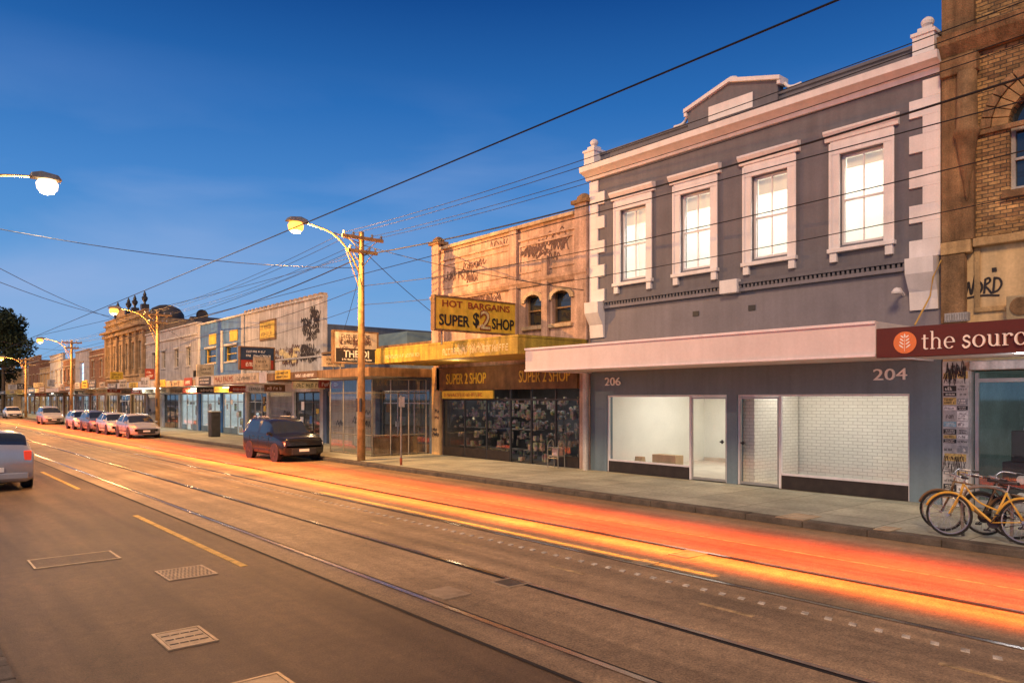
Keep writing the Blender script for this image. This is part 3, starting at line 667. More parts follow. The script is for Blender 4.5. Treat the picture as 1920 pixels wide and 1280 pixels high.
MB().box(XF-.08,XF,-8,5.69,7.85,7.95).build('string_course',M_brn,t,bevel=.01)
cyb=5.82
MB().lathe((XF-.15,cyb,0),[(0,6.5),(.04,6.62),(.06,6.9),(.12,7.2),(.17,7.6),(.2,7.85),(.24,7.9),(.24,8.0),(.2,8.05),(.18,9.2)],14).build('drop_ornament',M_brn,t,smooth=True)
MB().box(XF-.16,XF,-8,5.72,5.55,5.72).build('string_course',M_tan,t,bevel=.02); MB().box(XF-.2,XF,5.74,yb-.02,5.45,5.715).build('string_course',M_tan,t,bevel=.02)
MB().box(XF-.06,XF,-8,5.72,4.2,4.3).build('string_course',M_tan,t,bevel=.01)
MB().box(XF-.18,XF,5.86,yb-.02,4.0,5.44).build('pilaster_base',M_brn,t,bevel=.02)
MB().box(XF-.04,XF,5.62,5.72,4.3,5.54).build('panel_frame',M_tan,t)
gy0,gy1=pY(1876),pY(1805)
def strokes(lst,y_left,zb,s,x,m,parent,r):
    mb=MB()
    for i,P in enumerate(lst):
        pts=crom([(x-.004-.001*i,y_left-u*s,zb+v*s*1.25) for u,v in P],5); mb.tube(pts,r,6)
    mb.v=[(x-.003+(a-x)*.25,b,c) for a,b,c in mb.v]
    return mb.build('graffiti',m,parent)
strokes([[(0,.9),(.08,.45),(.2,0),(.32,.45),(.38,.7),(.46,.35),(.56,0),(.68,.5),(.80,1.05)],
 [(1.02,.62),(.86,.5),(.84,.22),(1.0,.02),(1.2,.18),(1.22,.48),(1.05,.66),(.95,.6)],
 [(1.36,-.02),(1.40,.35),(1.44,.78)],[(1.40,.74),(1.66,.82),(1.72,.62),(1.44,.42),(1.62,.2),(1.84,-.06)],
 [(1.92,.0),(1.96,.4),(2.0,.82)],[(1.94,.8),(2.28,.72),(2.42,.42),(2.22,.1),(1.86,-.02)],
 [(-.15,1.3),(-.12,1.08)],[(0,1.3),(.03,1.08)],[(1.9,1.35),(1.92,1.12)],[(2.05,1.35),(2.07,1.12)],[(.2,-.2),(1.2,-.12),(2.3,-.2)]],gy1,pZ(1840,550),(gy1-gy0)/2.35,XF-.004,M_spray,t,.022)
gv=MB().box(XF-.3,XF-.17,5.75,6.2,4.02,4.2)
for i in range(9): gv.box(XF-.33,XF-.302,5.77+i*.048,5.79+i*.048,4.04,4.18)
gv.build('vent_grille',M_lgrey,t)
fz=pZ(1905,578); fy=pY(1908)
MB().box(XF-.35,XF-.05,fy-.6,fy+.1,fz-.26,fz+.22).build('air_conditioner',mat('ac_beige',(.34,.27,.17)),t,bevel=.02)
MB().lathe((XF-.36,fy-.15,fz),[(.18,0),(.18,-.015),(.15,-.03),(.05,-.03),(0,-.04)],20,'x').build('air_conditioner_fan',M_brn,t)
awx=14.6
MB().box(awx,awx+.3,-8,Y0+.13,3.19,3.75).build('sign_fascia',M_red,t,bevel=.01)
MB().box(awx+.3,XF-.02,-8,Y0+.10,3.25,3.33).build('awning_soffit',M_sof,t)
ly=pY(1697,awx); lz=pZ(1697,642,awx)
lo=MB().lathe((awx-.012,ly,lz),[(.0,0),(.205,0),(.205,.01)],32,'x').build('sign_logo',M_ora,t)
lf=MB(); lf.tube([(awx-.02,ly,lz-.165),(awx-.02,ly,lz+.09)],.004,5)
for i in range(4):
    zz=lz-.105+i*.060; k_=1-.10*i
    for sg in (-1,1):
        cx_,cz_=ly+sg*.062*k_,zz+.035; an=R(38) if sg>0 else R(142); ptsl=[]
        for j in range(12):
            a_=j*math.tau/12; u_=.052*k_*math.cos(a_); v_=.013*math.sin(a_); ptsl.append((cx_+u_*math.cos(an)-v_*math.sin(an),cz_+u_*math.sin(an)+v_*math.cos(an)))
        lf.prism(ptsl,'x',awx-.022,awx-.013)
lf.prism([(ly,lz+.085),(ly+.016,lz+.125),(ly,lz+.17),(ly-.016,lz+.125)],'x',awx-.022,awx-.013)
lf.build('sign_logo_leaf',M_ltr,lo)
serif('the source',pY(1728,awx),pZ(1728,655,awx),.205,awx-.003,M_ltr,t)
x=XF+.1
MB().room(x+.08,x+3,-.5,5.8,P0+.01,2.98).build('shop_interior',mat('teal_glow_interior',(.12,.16,.15),.7,.4,1.5,0,emit=.06,ecol=(.35,.5,.45)),t)  # faint teal light added to the room walls as emission
MB().box(XF-.25,XF+.05,-.5,5.75,3.0,3.18).build('shutter_box',M_wht2,t,bevel=.02)
fr=MB()
for yy in (5.72,3.6,1.6,-.4): fr.box(x,x+.06,yy-.035,yy+.035,P0,2.95)
fr.box(x+.002,x+.058,-.4,5.7,2.75,2.83); fr.box(x+.002,x+.058,-.4,5.7,P0,.3)
fo=fr.build('shopfront_frame',M_alu,t)
for a_,b_ in ((3.64,5.68),(1.64,3.56),(-.36,1.56)): pane(x+.03,a_,b_,.31,2.74,M_gs,fo)
MB().box(x+.3,x+1.3,2.3,5.35,P0+.02,1.1).build('display_counter',M_dark,t,bevel=.02); MB().box(x+.35,x+1.0,3.2,5.2,1.105,1.75).build('display_cabinet',M_dark,t,bevel=.02)
for yy,zz in ((5.0,.75),(4.5,.75),(5.0,.4),(4.5,.4),(4.0,.75)): MB().lathe((x+.29,yy,zz),[(0,0),(.09,0),(.09,.008)],16,'x').build('counter_logo_disc',M_ltr,t)
MB().prism([(x+.4,1.76),(x+.9,1.76),(x+.9,2.0),(x+.6,2.1)],'y',3.6,5.0).build('display_goods',M_lgrey,t)
sh=MB()
for zz in (.9,1.4,1.9,2.3): sh.box(x+2.5,x+2.9,0,5.5,zz,zz+.04)
sh.each('back_shelf',M_wood,t)
jr=MB(); rn=random.Random(17)
for zz in (.94,1.44,1.94):
    yy=.1
    while yy<5.4:
        w2=rn.uniform(.08,.2); jr.box(x+2.52,x+2.7,yy,yy+w2,zz+.003,zz+rn.uniform(.15,.34)); yy+=w2+.03
jr.build('shelf_goods',M_goods,t,kind='stuff')
pil=MB().box(XF-.04,XF,5.82,yb-.01,P0,3.2).build('pillar',M_wht2,t)
rn=random.Random(11); sm_=[mat('sticker_blue',(.18,.35,.45),.7,.4,20),mat('sticker_ochre',(.5,.35,.12),.7,.4,20),mat('sticker_grey',(.25,.25,.26),.7,.4,20),mat('sticker_white',(.7,.68,.66),.7,.3,20),M_blk,M_wht2]
zz=.3
while zz<2.85:
    hh=rn.uniform(.08,.2)
    ws_=[(5.84,6.04),(6.06,6.31)] if rn.random()<.6 else [(5.85+rn.uniform(0,.06),6.29)]
    for a,b in ws_:
        j=rn.randint(0,5); h2=hh*rn.uniform(.75,1); so_=MB().box(XF-.048,XF-.041,a,b,zz,zz+h2).build('sticker',sm_[j],pil)
        marks(XF-.0485,(a+b)/2,zz+h2/2,(b-a)*.9,h2*.8,'-x',M_ltr if j in (0,2,4) else M_blk,pil,rn.choice([1,2,3]))
    zz+=hh+rn.uniform(.0,.03)
graffiti(pil,XF-.05,5.85,6.3,2.7,3.15,2,M_spray,19,.008)
graffiti(pil,XF-.053,5.85,6.3,.6,1.8,2,M_spray,27,.005)
MB().lathe((15.6,4.4,3.22),[(.0,0),(.09,0),(.09,.03)],14).build('downlight',E_white,t)
point('downlight_lamp',(15.6,4.4,3.1),55,(.95,.95,1),.08)
area('shop_light',(18.6,3.0,2.9),1.2,4,20,(.8,.95,.9))
sc2=MB().tube([(XF-.2,6.3,5.35),(XF-.3,6.42,5.0),(XF-.25,6.5,4.6),(XF-.9,6.55,3.95)],.018,6).build('hanging_service_cable',mat('ochre_cable',(.5,.3,.08))); tag(sc2,'ochre service cable hanging from the white corbel down to the awning','cable')
# ------------------------------------------------------------------ discount shop building
y0,y1=16.83,25.8
t=thing('discount_shop_building','faded pink stucco two storey shop with graffiti on its parapet and mustard awning','building',(XF,21,P0))
hz=[(19.15,20.0,4.95,6.05),(17.7,18.6,4.95,6.05)]
MB().wall(XF,.28,y0,y1,P0-.02,8.45,hz+[(17.3,25.2,P0,3.3)],back=7.8).build('wall',M_pink,t)
body(t,y0+.01,y1-.01,7.8,M_brickr,12,XF+.28)
for a,b,c,d in hz:
    yc=(a+b)/2; r_=(b-a)/2; s_=MB()
    for i in range(10):
        a0=math.pi*i/10; a1=math.pi*(i+1)/10; zc=d-r_*.6
        f0=(yc+r_*math.cos(a0),zc+r_*.6*math.sin(a0)); f1=(yc+r_*math.cos(a1),zc+r_*.6*math.sin(a1))
        s_.poly((XF+.002,*f0),(XF+.002,*f1),(XF+.002,f1[0],d),(XF+.002,f0[0],d))
    s_.build('arch_spandrel',M_cream,t)
    am=MB()
    for i in range(9):
        a0=math.pi*i/9; a1=math.pi*(i+1)/9; ro=r_+.18
        am.prism([(yc+r_*math.cos(a0),zc+r_*.6*math.sin(a0)),(yc+ro*math.cos(a0),zc+ro*.62*math.sin(a0)),(yc+ro*math.cos(a1),zc+ro*.62*math.sin(a1)),(yc+r_*math.cos(a1),zc+r_*.6*math.sin(a1))],'x',XF-.07,XF)
    am.build('arch_moulding',M_cream,t)
    window(t,yc,b-a,c,d,M_brn,M_gd,dp=.14)
    MB().box(XF-.12,XF+.1,a-.1,b+.1,c-.13,c-.003).build('window_sill',M_cream,t,bevel=.01)
for yy,wd,tp in ((y0+.3,.55,8.75),(y1-.3,.5,8.72),(20.55,.42,8.44),(18.87,.3,7.3)):
    MB().box(XF-.14,XF-.0,yy-wd/2,yy+wd/2,4.3,tp).build('pilaster',M_pink,t,bevel=.02)
for yy,tp in ((y0+.3,8.75),(y1-.3,8.72)):
    MB().box(XF-.22,XF+.3,yy-.36,yy+.36,tp,tp+.12).lathe((XF+.05,yy,tp+.12),[(.26,0),(.24,.1),(.12,.2),(.0,.24)],14).build('pier_cap',M_brn,t)
MB().box(XF-.16,XF+.3,y0+.6,y1-.6,8.45,8.58).build('parapet_coping',M_cream,t,bevel=.02)
MB().prism([(XF,6.35),(XF-.07,6.35),(XF-.18,6.5),(XF-.2,6.6),(XF,6.64)],'y',y0,y1).build('string_course',M_pink,t)
MB().box(XF-.06,XF,y0+.6,y1-.6,8.0,8.08).build('string_course',M_pink,t,bevel=.01)
for a,b in ((20.85,25.1),(17.5,20.3)):
    pn=MB(); pn.box(XF-.04,XF,a,b,6.85,6.92); pn.box(XF-.04,XF,a,b,7.8,7.87); pn.box(XF-.04,XF,a,a+.07,6.92,7.8); pn.box(XF-.04,XF,b-.07,b,6.92,7.8)
    pn.build('panel_moulding',M_pink,t,bevel=.008)
graffiti(t,XF-.01,17.6,20.3,6.9,8.4,9,M_spray2,21,.018)
graffiti(t,XF-.01,20.9,25.2,6.7,8.3,9,M_spray2,22,.014)
graffiti(t,XF-.01,20.8,23.6,5.9,6.5,5,M_spray2,23,.018)
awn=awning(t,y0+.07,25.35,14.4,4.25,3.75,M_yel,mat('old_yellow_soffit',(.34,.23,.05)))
marks(14.397,19.0,4.0,4.2,.36,'-x',M_fade,awn,1); marks(14.397,23.3,4.0,2.6,.26,'-x',M_fade,awn,1)
graffiti(t,14.4,17.3,20.8,3.8,4.2,5,M_fade,24,.008)
MB().box(14.42,XF-.05,y0+.06,25.3,4.26,4.33).build('awning_roof_sheet',M_yel,t)
hd=MB().box(XF-.12,XF-.01,17.3,25.4,2.75,3.65).build('header_board',mat('header_brown',(.17,.09,.035),.7,.35,3,.1,streak=.3),t)
text('SUPER 2 SHOP',XF-.13,23.4,3.2,2.6,.42,'-x',M_yelp,hd,'lettering',.01,0,.01)
text('SUPER 2 SHOP',XF-.13,18.9,3.2,2.6,.42,'-x',M_yelp,hd,'lettering',.01,0,.01)
ys_=MB().box(XF-.2,XF-.13,21.6,24.9,2.42,2.73).build('sign_board',M_yelp,t)
marks(XF-.202,23.25,2.575,3.1,.22,'-x',M_redt,ys_,1)
x=XF+.05
MB().room(x+.08,x+4,17.32,25.18,P0+.01,3.2).build('shop_interior',mat('dark_shop_interior',(.09,.08,.07),.7,.3,2,0),t)
fr=MB()
for yy in (17.35,18.5,19.75,20.9,22.3,23.7,25.15): fr.box(x,x+.06,yy-.035,yy+.035,P0,2.75)
fr.box(x+.002,x+.058,17.35,25.15,2.35,2.42)
fo=fr.build('shopfront_frame',M_dark,t)
for a_,b_ in ((17.39,18.46),(20.94,22.26),(22.34,23.66),(23.74,25.11)):
    pane(x+.03,a_,b_,.5,2.34,M_gs,fo); MB().box(x-.01,x+.05,a_,b_,P0,.49).build('stall_riser',M_riser,t)
gd=MB(); rn=random.Random(5)
for i in range(420):
    cy=rn.uniform(17.5,24.9); cx=x+.25+2.9*rn.random()**1.3; s_=rn.uniform(.04,.16); z=rn.choice([P0+.02,.55,.9,1.3,1.7,2.0,2.2])
    if 18.7<cy<19.6 and cx<x+2: continue
    gd.box(cx,cx+s_,cy,cy+s_*rn.uniform(.5,1.5),z,z+rn.uniform(.05,.30))
for i in range(90):
    cy=rn.uniform(17.5,24.9); cx=rn.uniform(x+.15,x+1.6); r_=rn.uniform(.03,.11); z=rn.uniform(.8,2.4); gd.lathe((cx,cy,z),[(0,-r_),(r_*.7,-r_*.7),(r_,0),(r_*.7,r_*.7),(0,r_)],8)
gd.build('merchandise',goodsmat('bargain_goods',9,.0,.42),t,kind='stuff')
for k in range(5):
    MB().box(x+.6,x+1.0,20.5+k*1.0-.35,20.5+k*1.0+.35,.5,.54).build('shelf',M_galv,t); MB().box(x+.6,x+1.0,20.5+k-.35,20.5+k+.35,1.25,1.29).build('shelf',M_galv,t)
MB().box(XF-.12,XF+.04,25.2,25.75,P0,3.7).build('shop_pier',M_tan,t,bevel=.01)
graffiti(t,XF-.12,25.2,25.75,.6,2.4,6,M_spray,29,.010,mw=.5)
area('shop_light',(19.0,21.2,3.1),1.5,6,60,(.9,.93,1))
point('shop_awning_light',(15.8,22,3.5),34,(1,.78,.48),.1)
# perpendicular signs
def perpsign(X0,X1,Y,z0,z1,m,label,name='projecting_sign'):
    s_=thing(name,label,'sign',((X0+X1)/2,Y,z0))
    MB().box(X0,X1,Y,Y+.18,z0,z1).build('sign_box',m,s_,bevel=.008)
    b=.05; e_=MB().box(X0-.02,X1+.02,Y-.02,Y+.2,z1,z1+b); e_.box(X0-.02,X1+.02,Y-.02,Y+.2,z0-b,z0); e_.box(X0-.02-b,X0-.021,Y-.02,Y+.2,z0-b,z1+b); e_.box(X1+.021,X1+.02+b,Y-.02,Y+.2,z0-b,z1+b)
    e_.build('sign_edge',M_brn,s_)
    for xx in (X0+.3,X1-.3): MB().tube([(xx,Y+.09,z0-.05),(xx,Y+.09,z0-.5)],.03,6).build('sign_bracket',M_galv,s_)
    return s_
M_bs=mat('big_sign_yellow',(.80,.52,.055),.55,.18,3,.05,streak=.22)
s_=perpsign(13.85,17.3,20.4,4.72,5.78,M_bs,'large mustard shop sign reading SUPER $2 SHOP above the mustard awning')
text('HOT  BARGAINS',15.55,20.39,5.58,2.9,.22,'-y',M_redt,s_,'lettering',.006,0,.015)
text('SUPER',14.6,20.39,5.03,1.25,.38,'-y',M_blk,s_,'lettering',.006,0,.02)
text('$',15.5,20.385,5.1,.26,.52,'-y',M_blk,s_,'lettering',.006,0,.02)
text('2',15.90,20.385,5.13,.48,.70,'-y',M_redt,s_,'lettering',.004,0,.05); text('2',15.90,20.375,5.13,.42,.62,'-y',M_fade,s_,'lettering',.004,0,.0)
text('SHOP',16.7,20.39,5.03,1.0,.38,'-y',M_blk,s_,'lettering',.006,0,.02)
graffiti(s_,20.372,15.3,16.2,4.75,5.0,1,M_ltr,31,.007,'-y',mw=.6)
s_=perpsign(14.4,16.4,28.7,3.95,5.25,mat('white_sign_face',(.50,.44,.37),.6,.2,3,.05,streak=.3),'black and white projecting sign board left of the mustard awning')
MB().box(14.45,16.35,28.69,28.698,3.98,4.55).build('sign_lower_panel',M_dark,s_)
marks(15.4,28.698,4.95,1.8,.55,'-y',M_blk,s_,2)
text('THE DI',15.4,28.69,4.32,1.2,.3,'-y',M_ltr,s_,'lettering',.004,0,.02)
marks(15.4,28.69,4.08,1.6,.12,'-y',M_ltr,s_,1)
graffiti(s_,28.685,14.5,16.3,4.0,5.2,4,M_spray2,35,.010,'-y')
s_=perpsign(14.4,16.2,39.5,4.0,5.16,mat('navy_sign_face',(.02,.04,.08),.5,.1,3,.0),'navy and red projecting sign box above the far white shop awnings')
MB().box(14.42,16.18,39.49,39.498,4.02,4.5).build('sign_lower_panel',mat('red_sign_panel',(.32,.04,.02),.5,.15,3,.0),s_)
marks(15.3,39.498,4.85,1.6,.45,'-y',M_ltr,s_,2)
marks(15.3,39.49,4.26,1.6,.3,'-y',M_ltr,s_,1)
# ------------------------------------------------------------------ row further along
b=building('low_shop_building',25.8,36.0,4.7,M_slate,'low single storey shops with glass front and cream roller shutter left of the pink building',
   shops=[(26.1,30.2,'dark'),(30.6,35.6,'shutter')],aw=(14.4,3.65,3.3,M_brn),bodytop=4.3,tm=M_brn)
signs(b,30,35.8,14.4,3.65,3.3,2,2,1)
ge=thing('glass_enclosure','aluminium framed glass enclosure on the footpath right of the nearest timber pole','enclosure',(15.9,27.9,P0))
def gpanel(p,q,zt,n,m):
    fr=MB(); dx=(q[0]-p[0])/n; dy=(q[1]-p[1])/n
    for i in range(n+1):
        fr.tube([(p[0]+dx*i,p[1]+dy*i,P0),(p[0]+dx*i,p[1]+dy*i,zt)],.03,4)
    for z in (P0+.05,.95,zt-.55,zt): fr.tube([(p[0],p[1],z),(q[0],q[1],z)],.024,4)
    f_=fr.build('enclosure_frame',m,ge)
    for i in range(n):
        a=(p[0]+dx*i,p[1]+dy*i); c=(p[0]+dx*(i+1),p[1]+dy*(i+1))
        MB().poly((a[0],a[1],P0+.06),(c[0],c[1],P0+.06),(c[0],c[1],zt-.02),(a[0],a[1],zt-.02)).build('enclosure_glass',M_gs,f_)
gpanel((14.75,26.2),(14.75,29.8),3.2,3,M_galv); gpanel((14.75,26.2),(17.3,26.2),3.2,3,M_galv)
MB().box(14.85,16.9,26.24,26.3,P0,.9).build('enclosure_base_panel',M_brn,ge)
c_=building('white_parapet_building',36.0,47.0,7.7,M_wht2,'tall blank white parapet building with graffiti and a framed yellow poster',
   shops=[(36.4,39.6,'dark'),(39.9,43.2,'shutterg'),(43.5,46.7,'dark')],aw=(14.4,3.75,3.2,M_wht2),bodytop=6.3,sm=M_slate,tm=M_wht2,
   trim=((4.6,.1,.06),))
cp=MB(); y=36.1
while y<46.8: cp.box(XF-.08,XF+.3,y,y+.28,7.82,7.95); y+=.62
cp.build('parapet_battlement',M_cream,c_)
graffiti(c_,XF-.003,36.2,38.8,4.3,7.4,40,M_spray,41,.028); graffiti(c_,XF-.003,38.6,43.5,4.2,5.6,20,M_spray2,42,.026); graffiti(c_,XF-.006,38.8,42.2,4.3,5.4,6,M_fade,43,.05)
MB().box(XF-.08,XF-.003,42.0,44.4,5.9,7.1).build('poster_frame',M_brn,c_); po=MB().box(XF-.1,XF-.082,42.12,44.28,6.02,6.98).build('poster',M_yelp,c_)
marks(XF-.101,43.2,6.5,1.9,.75,'-x',M_brn,po,2)
mp_=MB().box(14.34,14.398,37.0,43.6,3.25,3.74).build('awning_sign',SIGNM[0],c_); text('MALI PALMS',14.335,41.9,3.5,2.9,.3,'-x',M_redt,mp_,'lettering',.005); marks(14.338,38.7,3.5,3.2,.32,'-x',M_blk,mp_,1)
signs(c_,44,46.8,14.4,3.75,3.2,1,0,0); signs(c_,36.5,46.8,14.4,3.75,3.2,0,4,1)
rb=MB().box(20,27,32,34.9,5.1,5.8).build('rooftop_unit_housing',mat('teal_roof_box',(.14,.22,.28),.6,.15,2,.05)); tag(rb,'pale blue rooftop plant box behind the low shops','roof equipment')
d_=building('blue_panel_building',47.0,56.2,7.7,M_bluep,'blue panelled shop front with small yellow posters and white frame',
   wins=[(49.5,2.2,4.9,5.9),(53.5,2.2,4.9,5.9)],shops=[(47.3,51.3,'lit'),(51.6,55.9,'lit')],aw=(14.4,3.6,3.2,M_cream),tm=M_wht2,frm=M_yelp)
MB().box(XF-.06,XF,47.05,47.5,3.7,7.7).box(XF-.06,XF,55.7,56.15,3.7,7.7).box(XF-.065,XF,50.9,51.3,4.2,7.0).each('facade_frame',M_wht2,d_)
for a_ in (48.2,52.3): MB().box(XF-.05,XF-.003,a_,a_+1.4,6.2,6.9).build('facade_poster',M_yelp,d_)
signs(d_,47.3,56,14.4,3.6,3.2,3,3,2)
e_=building('pale_shop_building',56.2,70.4,7.9,M_lgrey,'pale grey stucco shop pair with narrow upper windows beside blue panelled front',
   wins=[(58.5,1,4.9,6.3),(61.5,1,4.9,6.3),(65,1,4.9,6.3),(68,1,4.9,6.3)],shops=[(56.6,60.6,'lit'),(61,65,'dark'),(65.5,70,'shutter')],aw=(14.4,3.7,3.25,M_wht2),tm=M_wht2,trim=((7.1,.15,.1),))
MB().box(15.0,15.2,57.5,64.5,3.16,3.24).build('fluorescent_tube',E_tube,e_)
area('awning_light',(15.1,61,3.1),.2,7,90,(.9,1,1))
MB().prism([(58,7.3),(66,7.3),(62,9.0)],'x',XF+1.2,XF+9).build('hipped_roof',mat('dark_roof_slate',(.05,.05,.055),.7,.2,3,.1),e_)
signs(e_,57,70,14.4,3.7,3.25,4,4,2)
f_=building('ornate_shop_building',70.4,86.0,10.2,M_orn,'tall ornate stucco building with pilasters and urn finials along its parapet',
   wins=[(72.2+2.4*i,1.1,5.2,7.6) for i in range(6)],shops=[(71,75.5,'warm'),(76,80.5,'dark'),(81,85.5,'warm')],aw=(14.4,3.9,3.4,M_brn),tm=M_orn,trim=((4.5,.2,.15),(8.5,.3,.35),(8.9,.2,.6),(9.7,.15,.2)))
for i in range(7): MB().box(XF-.22,XF,70.65+2.4*i,71.1+2.4*i,4.7,8.5).build('pilaster',M_orn,f_)
for i,yy in enumerate((71.2,74.6,76.9,81.1)):
    MB().box(XF-.2,XF+.4,yy-.28,yy+.28,10.32,10.75).lathe((XF+.1,yy,10.75),[(.14,0),(.08,.15),(.24,.42),(.26,.6),(.12,.75),(.16,.82),(0,1.25)],10).build('urn_finial',M_dark,f_)
MB().prism([(76.5,10.32),(81.5,10.32),(80.5,10.8),(79,11.1),(77.5,10.8)],'x',XF-.1,XF+.3).build('parapet_pediment',M_orn,f_)
MB().lathe((19.8,73.2,9.6),[(1.6,0),(1.55,.6),(1.2,1.1),(.6,1.4),(0,1.5)],14).build('roof_dome',MATS['dark_roof_slate'],f_,smooth=True)
signs(f_,71,85.5,14.4,3.9,3.4,4,3,1)
MB().tube([(19.5,62,7.3),(19.5,62,9.0)],.06,6).lathe((19.45,61.9,9.1),[(0,.12),(.45,-.05),(.48,-.08),(.4,0)],16,'y').build('satellite_dish',M_dark,e_)
g_=building('brick_shop_building',86.0,94.0,7.6,M_brickr,'small red brick shop with pale windows left of the ornate building',wins=[(88,1.1,4.8,6.6),(92,1.1,4.8,6.6)],shops=[(86.5,90,'warm'),(90.4,93.6,'dark')],aw=(14.4,3.7,3.3,M_cream),trim=((7.0,.15,.1),))
signs(g_,86.5,93.5,14.4,3.7,3.3,2,2,1)
g2=building('plain_white_building',94.0,102.0,7.9,M_lgrey,'plain pale rendered shop with one cool lit upper window',wins=[(98,2.0,4.3,6.6)],shops=[(94.5,97.8,'lit'),(98.2,101.6,'dark')],aw=(14.4,3.6,3.2,M_wht2),winmat=emat('cool_lit_pane',(.35,.6,1),1.3))
far=[(102,110,7.2,M_brickr,'brick shop fronted by a cream awning, third from the white shop'),(110,120,8.2,M_wht2,'whitish shop building far down the street with three windows'),(120,129,6.8,M_tan,'tan low shop building far down the street'),
     (129,140,8.8,M_brickr,'taller red brick shop near the street trees'),(140,149,7.4,M_cream,'cream shop building in front of the dark tree'),(158,170,8.4,M_tan,'tan shop building beyond the dark tree'),(170,184,7,M_lgrey,'pale farthest shop building at the left edge'),(184,200,9,M_brickr,'last brick building of the row by the left edge')]
for i,(a,b_,tp,m_,lb) in enumerate(far):
    n=3; wd=(b_-a)/n
    fb=building('shop_building',a,b_,tp,m_,lb,wins=[(a+wd*(j+.5),1.1,4.6,6.1) for j in range(n)],shops=[(a+.5,(a+b_)/2-.2,'warm' if i%2 else 'lit'),((a+b_)/2+.2,b_-.5,'warm')],aw=(14.4,3.7,3.2,[M_cream,M_wht2,M_brn,M_yel][i%4]),trim=((tp-.8,.15,.12),))
    if i<5: signs(fb,a+.4,b_-.4,14.4,3.7,3.2,1,1,1)
for yy,pw_ in ((33,22),(38,30),(45,40),(51.5,70),(75,110),(84,110),(90,110),(106,160),(125,200),(138,200)):
    point('shop_awning_light',(15.6,yy,2.95),pw_,(1,.70,.36) if int(yy)%2 else (1,.86,.66),.1)
for i,yy in enumerate((45,51.5,75,84,90,106,125,138)):
    o_=MB().box(15.5,15.62,yy-.8,yy+.8,3.06,3.12).build('awning_lamp',E_tube); tag(o_,'lit tube lamp hung under a shop awning down the street','lamp','tube lamps under the far awnings')
# tree(s)
def tree(x,y,h,r,label,seed):
    rn=random.Random(seed); t=thing('tree',label,'tree',(x,y,P0))
    tr=MB().tube([(x,y,P0),(x+.1,y,h*.3),(x-.1,y+.1,h*.55)],.32,8,.18)
    cl=[]
    for i in range(16):
        a=rn.uniform(0,6.28); rr=rn.uniform(.15,.8)*r; z=h*rn.uniform(.34,.86); rr*=1-.6*max(0,(z/h-.5)/.5)
        c=(x+rr*math.cos(a),y+rr*math.sin(a),z); cl.append((c,rn.uniform(.3,.5)*r)); tr.tube([(x,y+.05,h*.4),((x+c[0])/2,(y+c[1])/2,z*.85),c],.1,5,.03)
    cl.append(((x,y,h*.9),r*.32)); cl.append(((x,y,h*.65),r*.6))
    tr.build('trunk',M_bark,t)
    lf=MB()
    for c,cr_ in cl:
        for k in range(520):
            v=Vector((rn.gauss(0,1),rn.gauss(0,1),rn.gauss(0,1))).normalized()*cr_*rn.uniform(.4,1.08); v.z*=.8
            p=Vector(c)+v; s_=rn.uniform(.18,.38); a=Vector((rn.gauss(0,1),rn.gauss(0,1),rn.gauss(0,1))).normalized()*s_; b=Vector((rn.gauss(0,1),rn.gauss(0,1),rn.gauss(0,1))).normalized()*s_*.6
            lf.poly(p-a,p+b,p+a,p-b)
    lf.build('crown',M_tree,t,solid=False)
tree(15.0,150,18.3,5.4,'tall dark street tree rising above the shops at the left edge',1)
tree(14.6,176,9,3.6,'smaller dark street tree low at the left edge',2)
# ------------------------------------------------------------------ poles, lamps
def pole(h=8.6,lamp=E_orange,arm=2.3):
    t=thing('street_lamp_pole','','street lamp',(0,0,0))
    MB().tube([(0,0,0),(0,0,h*.5),(0,0,h)],.15,12,.10).build('pole',M_wood,t,smooth=True)
    for z,l_ in ((h-.25,.85),(h-.75,.6)):
        ca=MB().box(-l_,l_,-.16,-.08,z-.06,z+.06).tube([(-l_*.7,-.12,z-.05),(0,-.1,z-.55)],.015,5).tube([(l_*.7,-.12,z-.05),(0,-.1,z-.55)],.015,5).build('crossarm',M_wood,t)
        for xx in (-l_+.08,-l_*.45,l_*.45,l_-.08):
            MB().lathe((xx,-.12,z+.06),[(.02,0),(.05,.03),(.03,.06),(.055,.09),(.03,.13),(0,.15)],8).build('insulator',M_lgrey,ca)
    P=crom([(0,0,h-1.7),(-.5,0,h-.8),(-1.2,0,h-.2),(-arm,0,h+.02)],5)
    MB().tube(P,.035,8).tube([(0,0,h-.45),(-1.1,0,h-.18)],.02,6).tube([(0,0,h-2.3),(-.65,0,h-.65)],.016,6).build('lamp_arm',M_wood,t)
    hd=MB().prism([(-arm-.6,h-.02),(-arm-.5,h+.12),(-arm-.1,h+.17),(-arm+.15,h+.09),(-arm+.15,h-.03)],'y',-.16,.16).build('lamp_head',M_galv,t,bevel=.03)
    MB().lathe((-arm-.25,0,h-.03),[(.21,0),(.27,-.10),(.25,-.24),(.15,-.36),(0,-.40)],18).build('lamp_lens',lamp,hd,smooth=True)
    MB().box(-.12,-.09,-.2,.2,1.8,2.3).build('pole_plate',M_dark,t)
    return t
def place(t,x,y,z,rz,label,g=None):
    t.location=(x,y,z); t.rotation_euler=(0,0,rz); t['label']=label
    if g: t['group']=g
POL=[(13.5,24.77,8.6),(13.5,51.8,8.0),(13.5,81,7.9),(13.5,111,7.4)]
proto=pole(8.45)
place(proto,13.5,24.77,P0,0,'timber street lamp pole with lit orange lamp in front of the low glass shop')
p2=pole(7.95); place(p2,13.5,51.8,P0,0,'second street lamp pole, by the silver cars in front of the blue shop front')
p3=copy_tree(p2); place(p3,13.5,81,P0-.1,0,'third street lamp pole, in front of the ornate building')
p4=copy_tree(p2); place(p4,13.5,111,P0-.5,0,'farthest street lamp pole at the left end of the row')
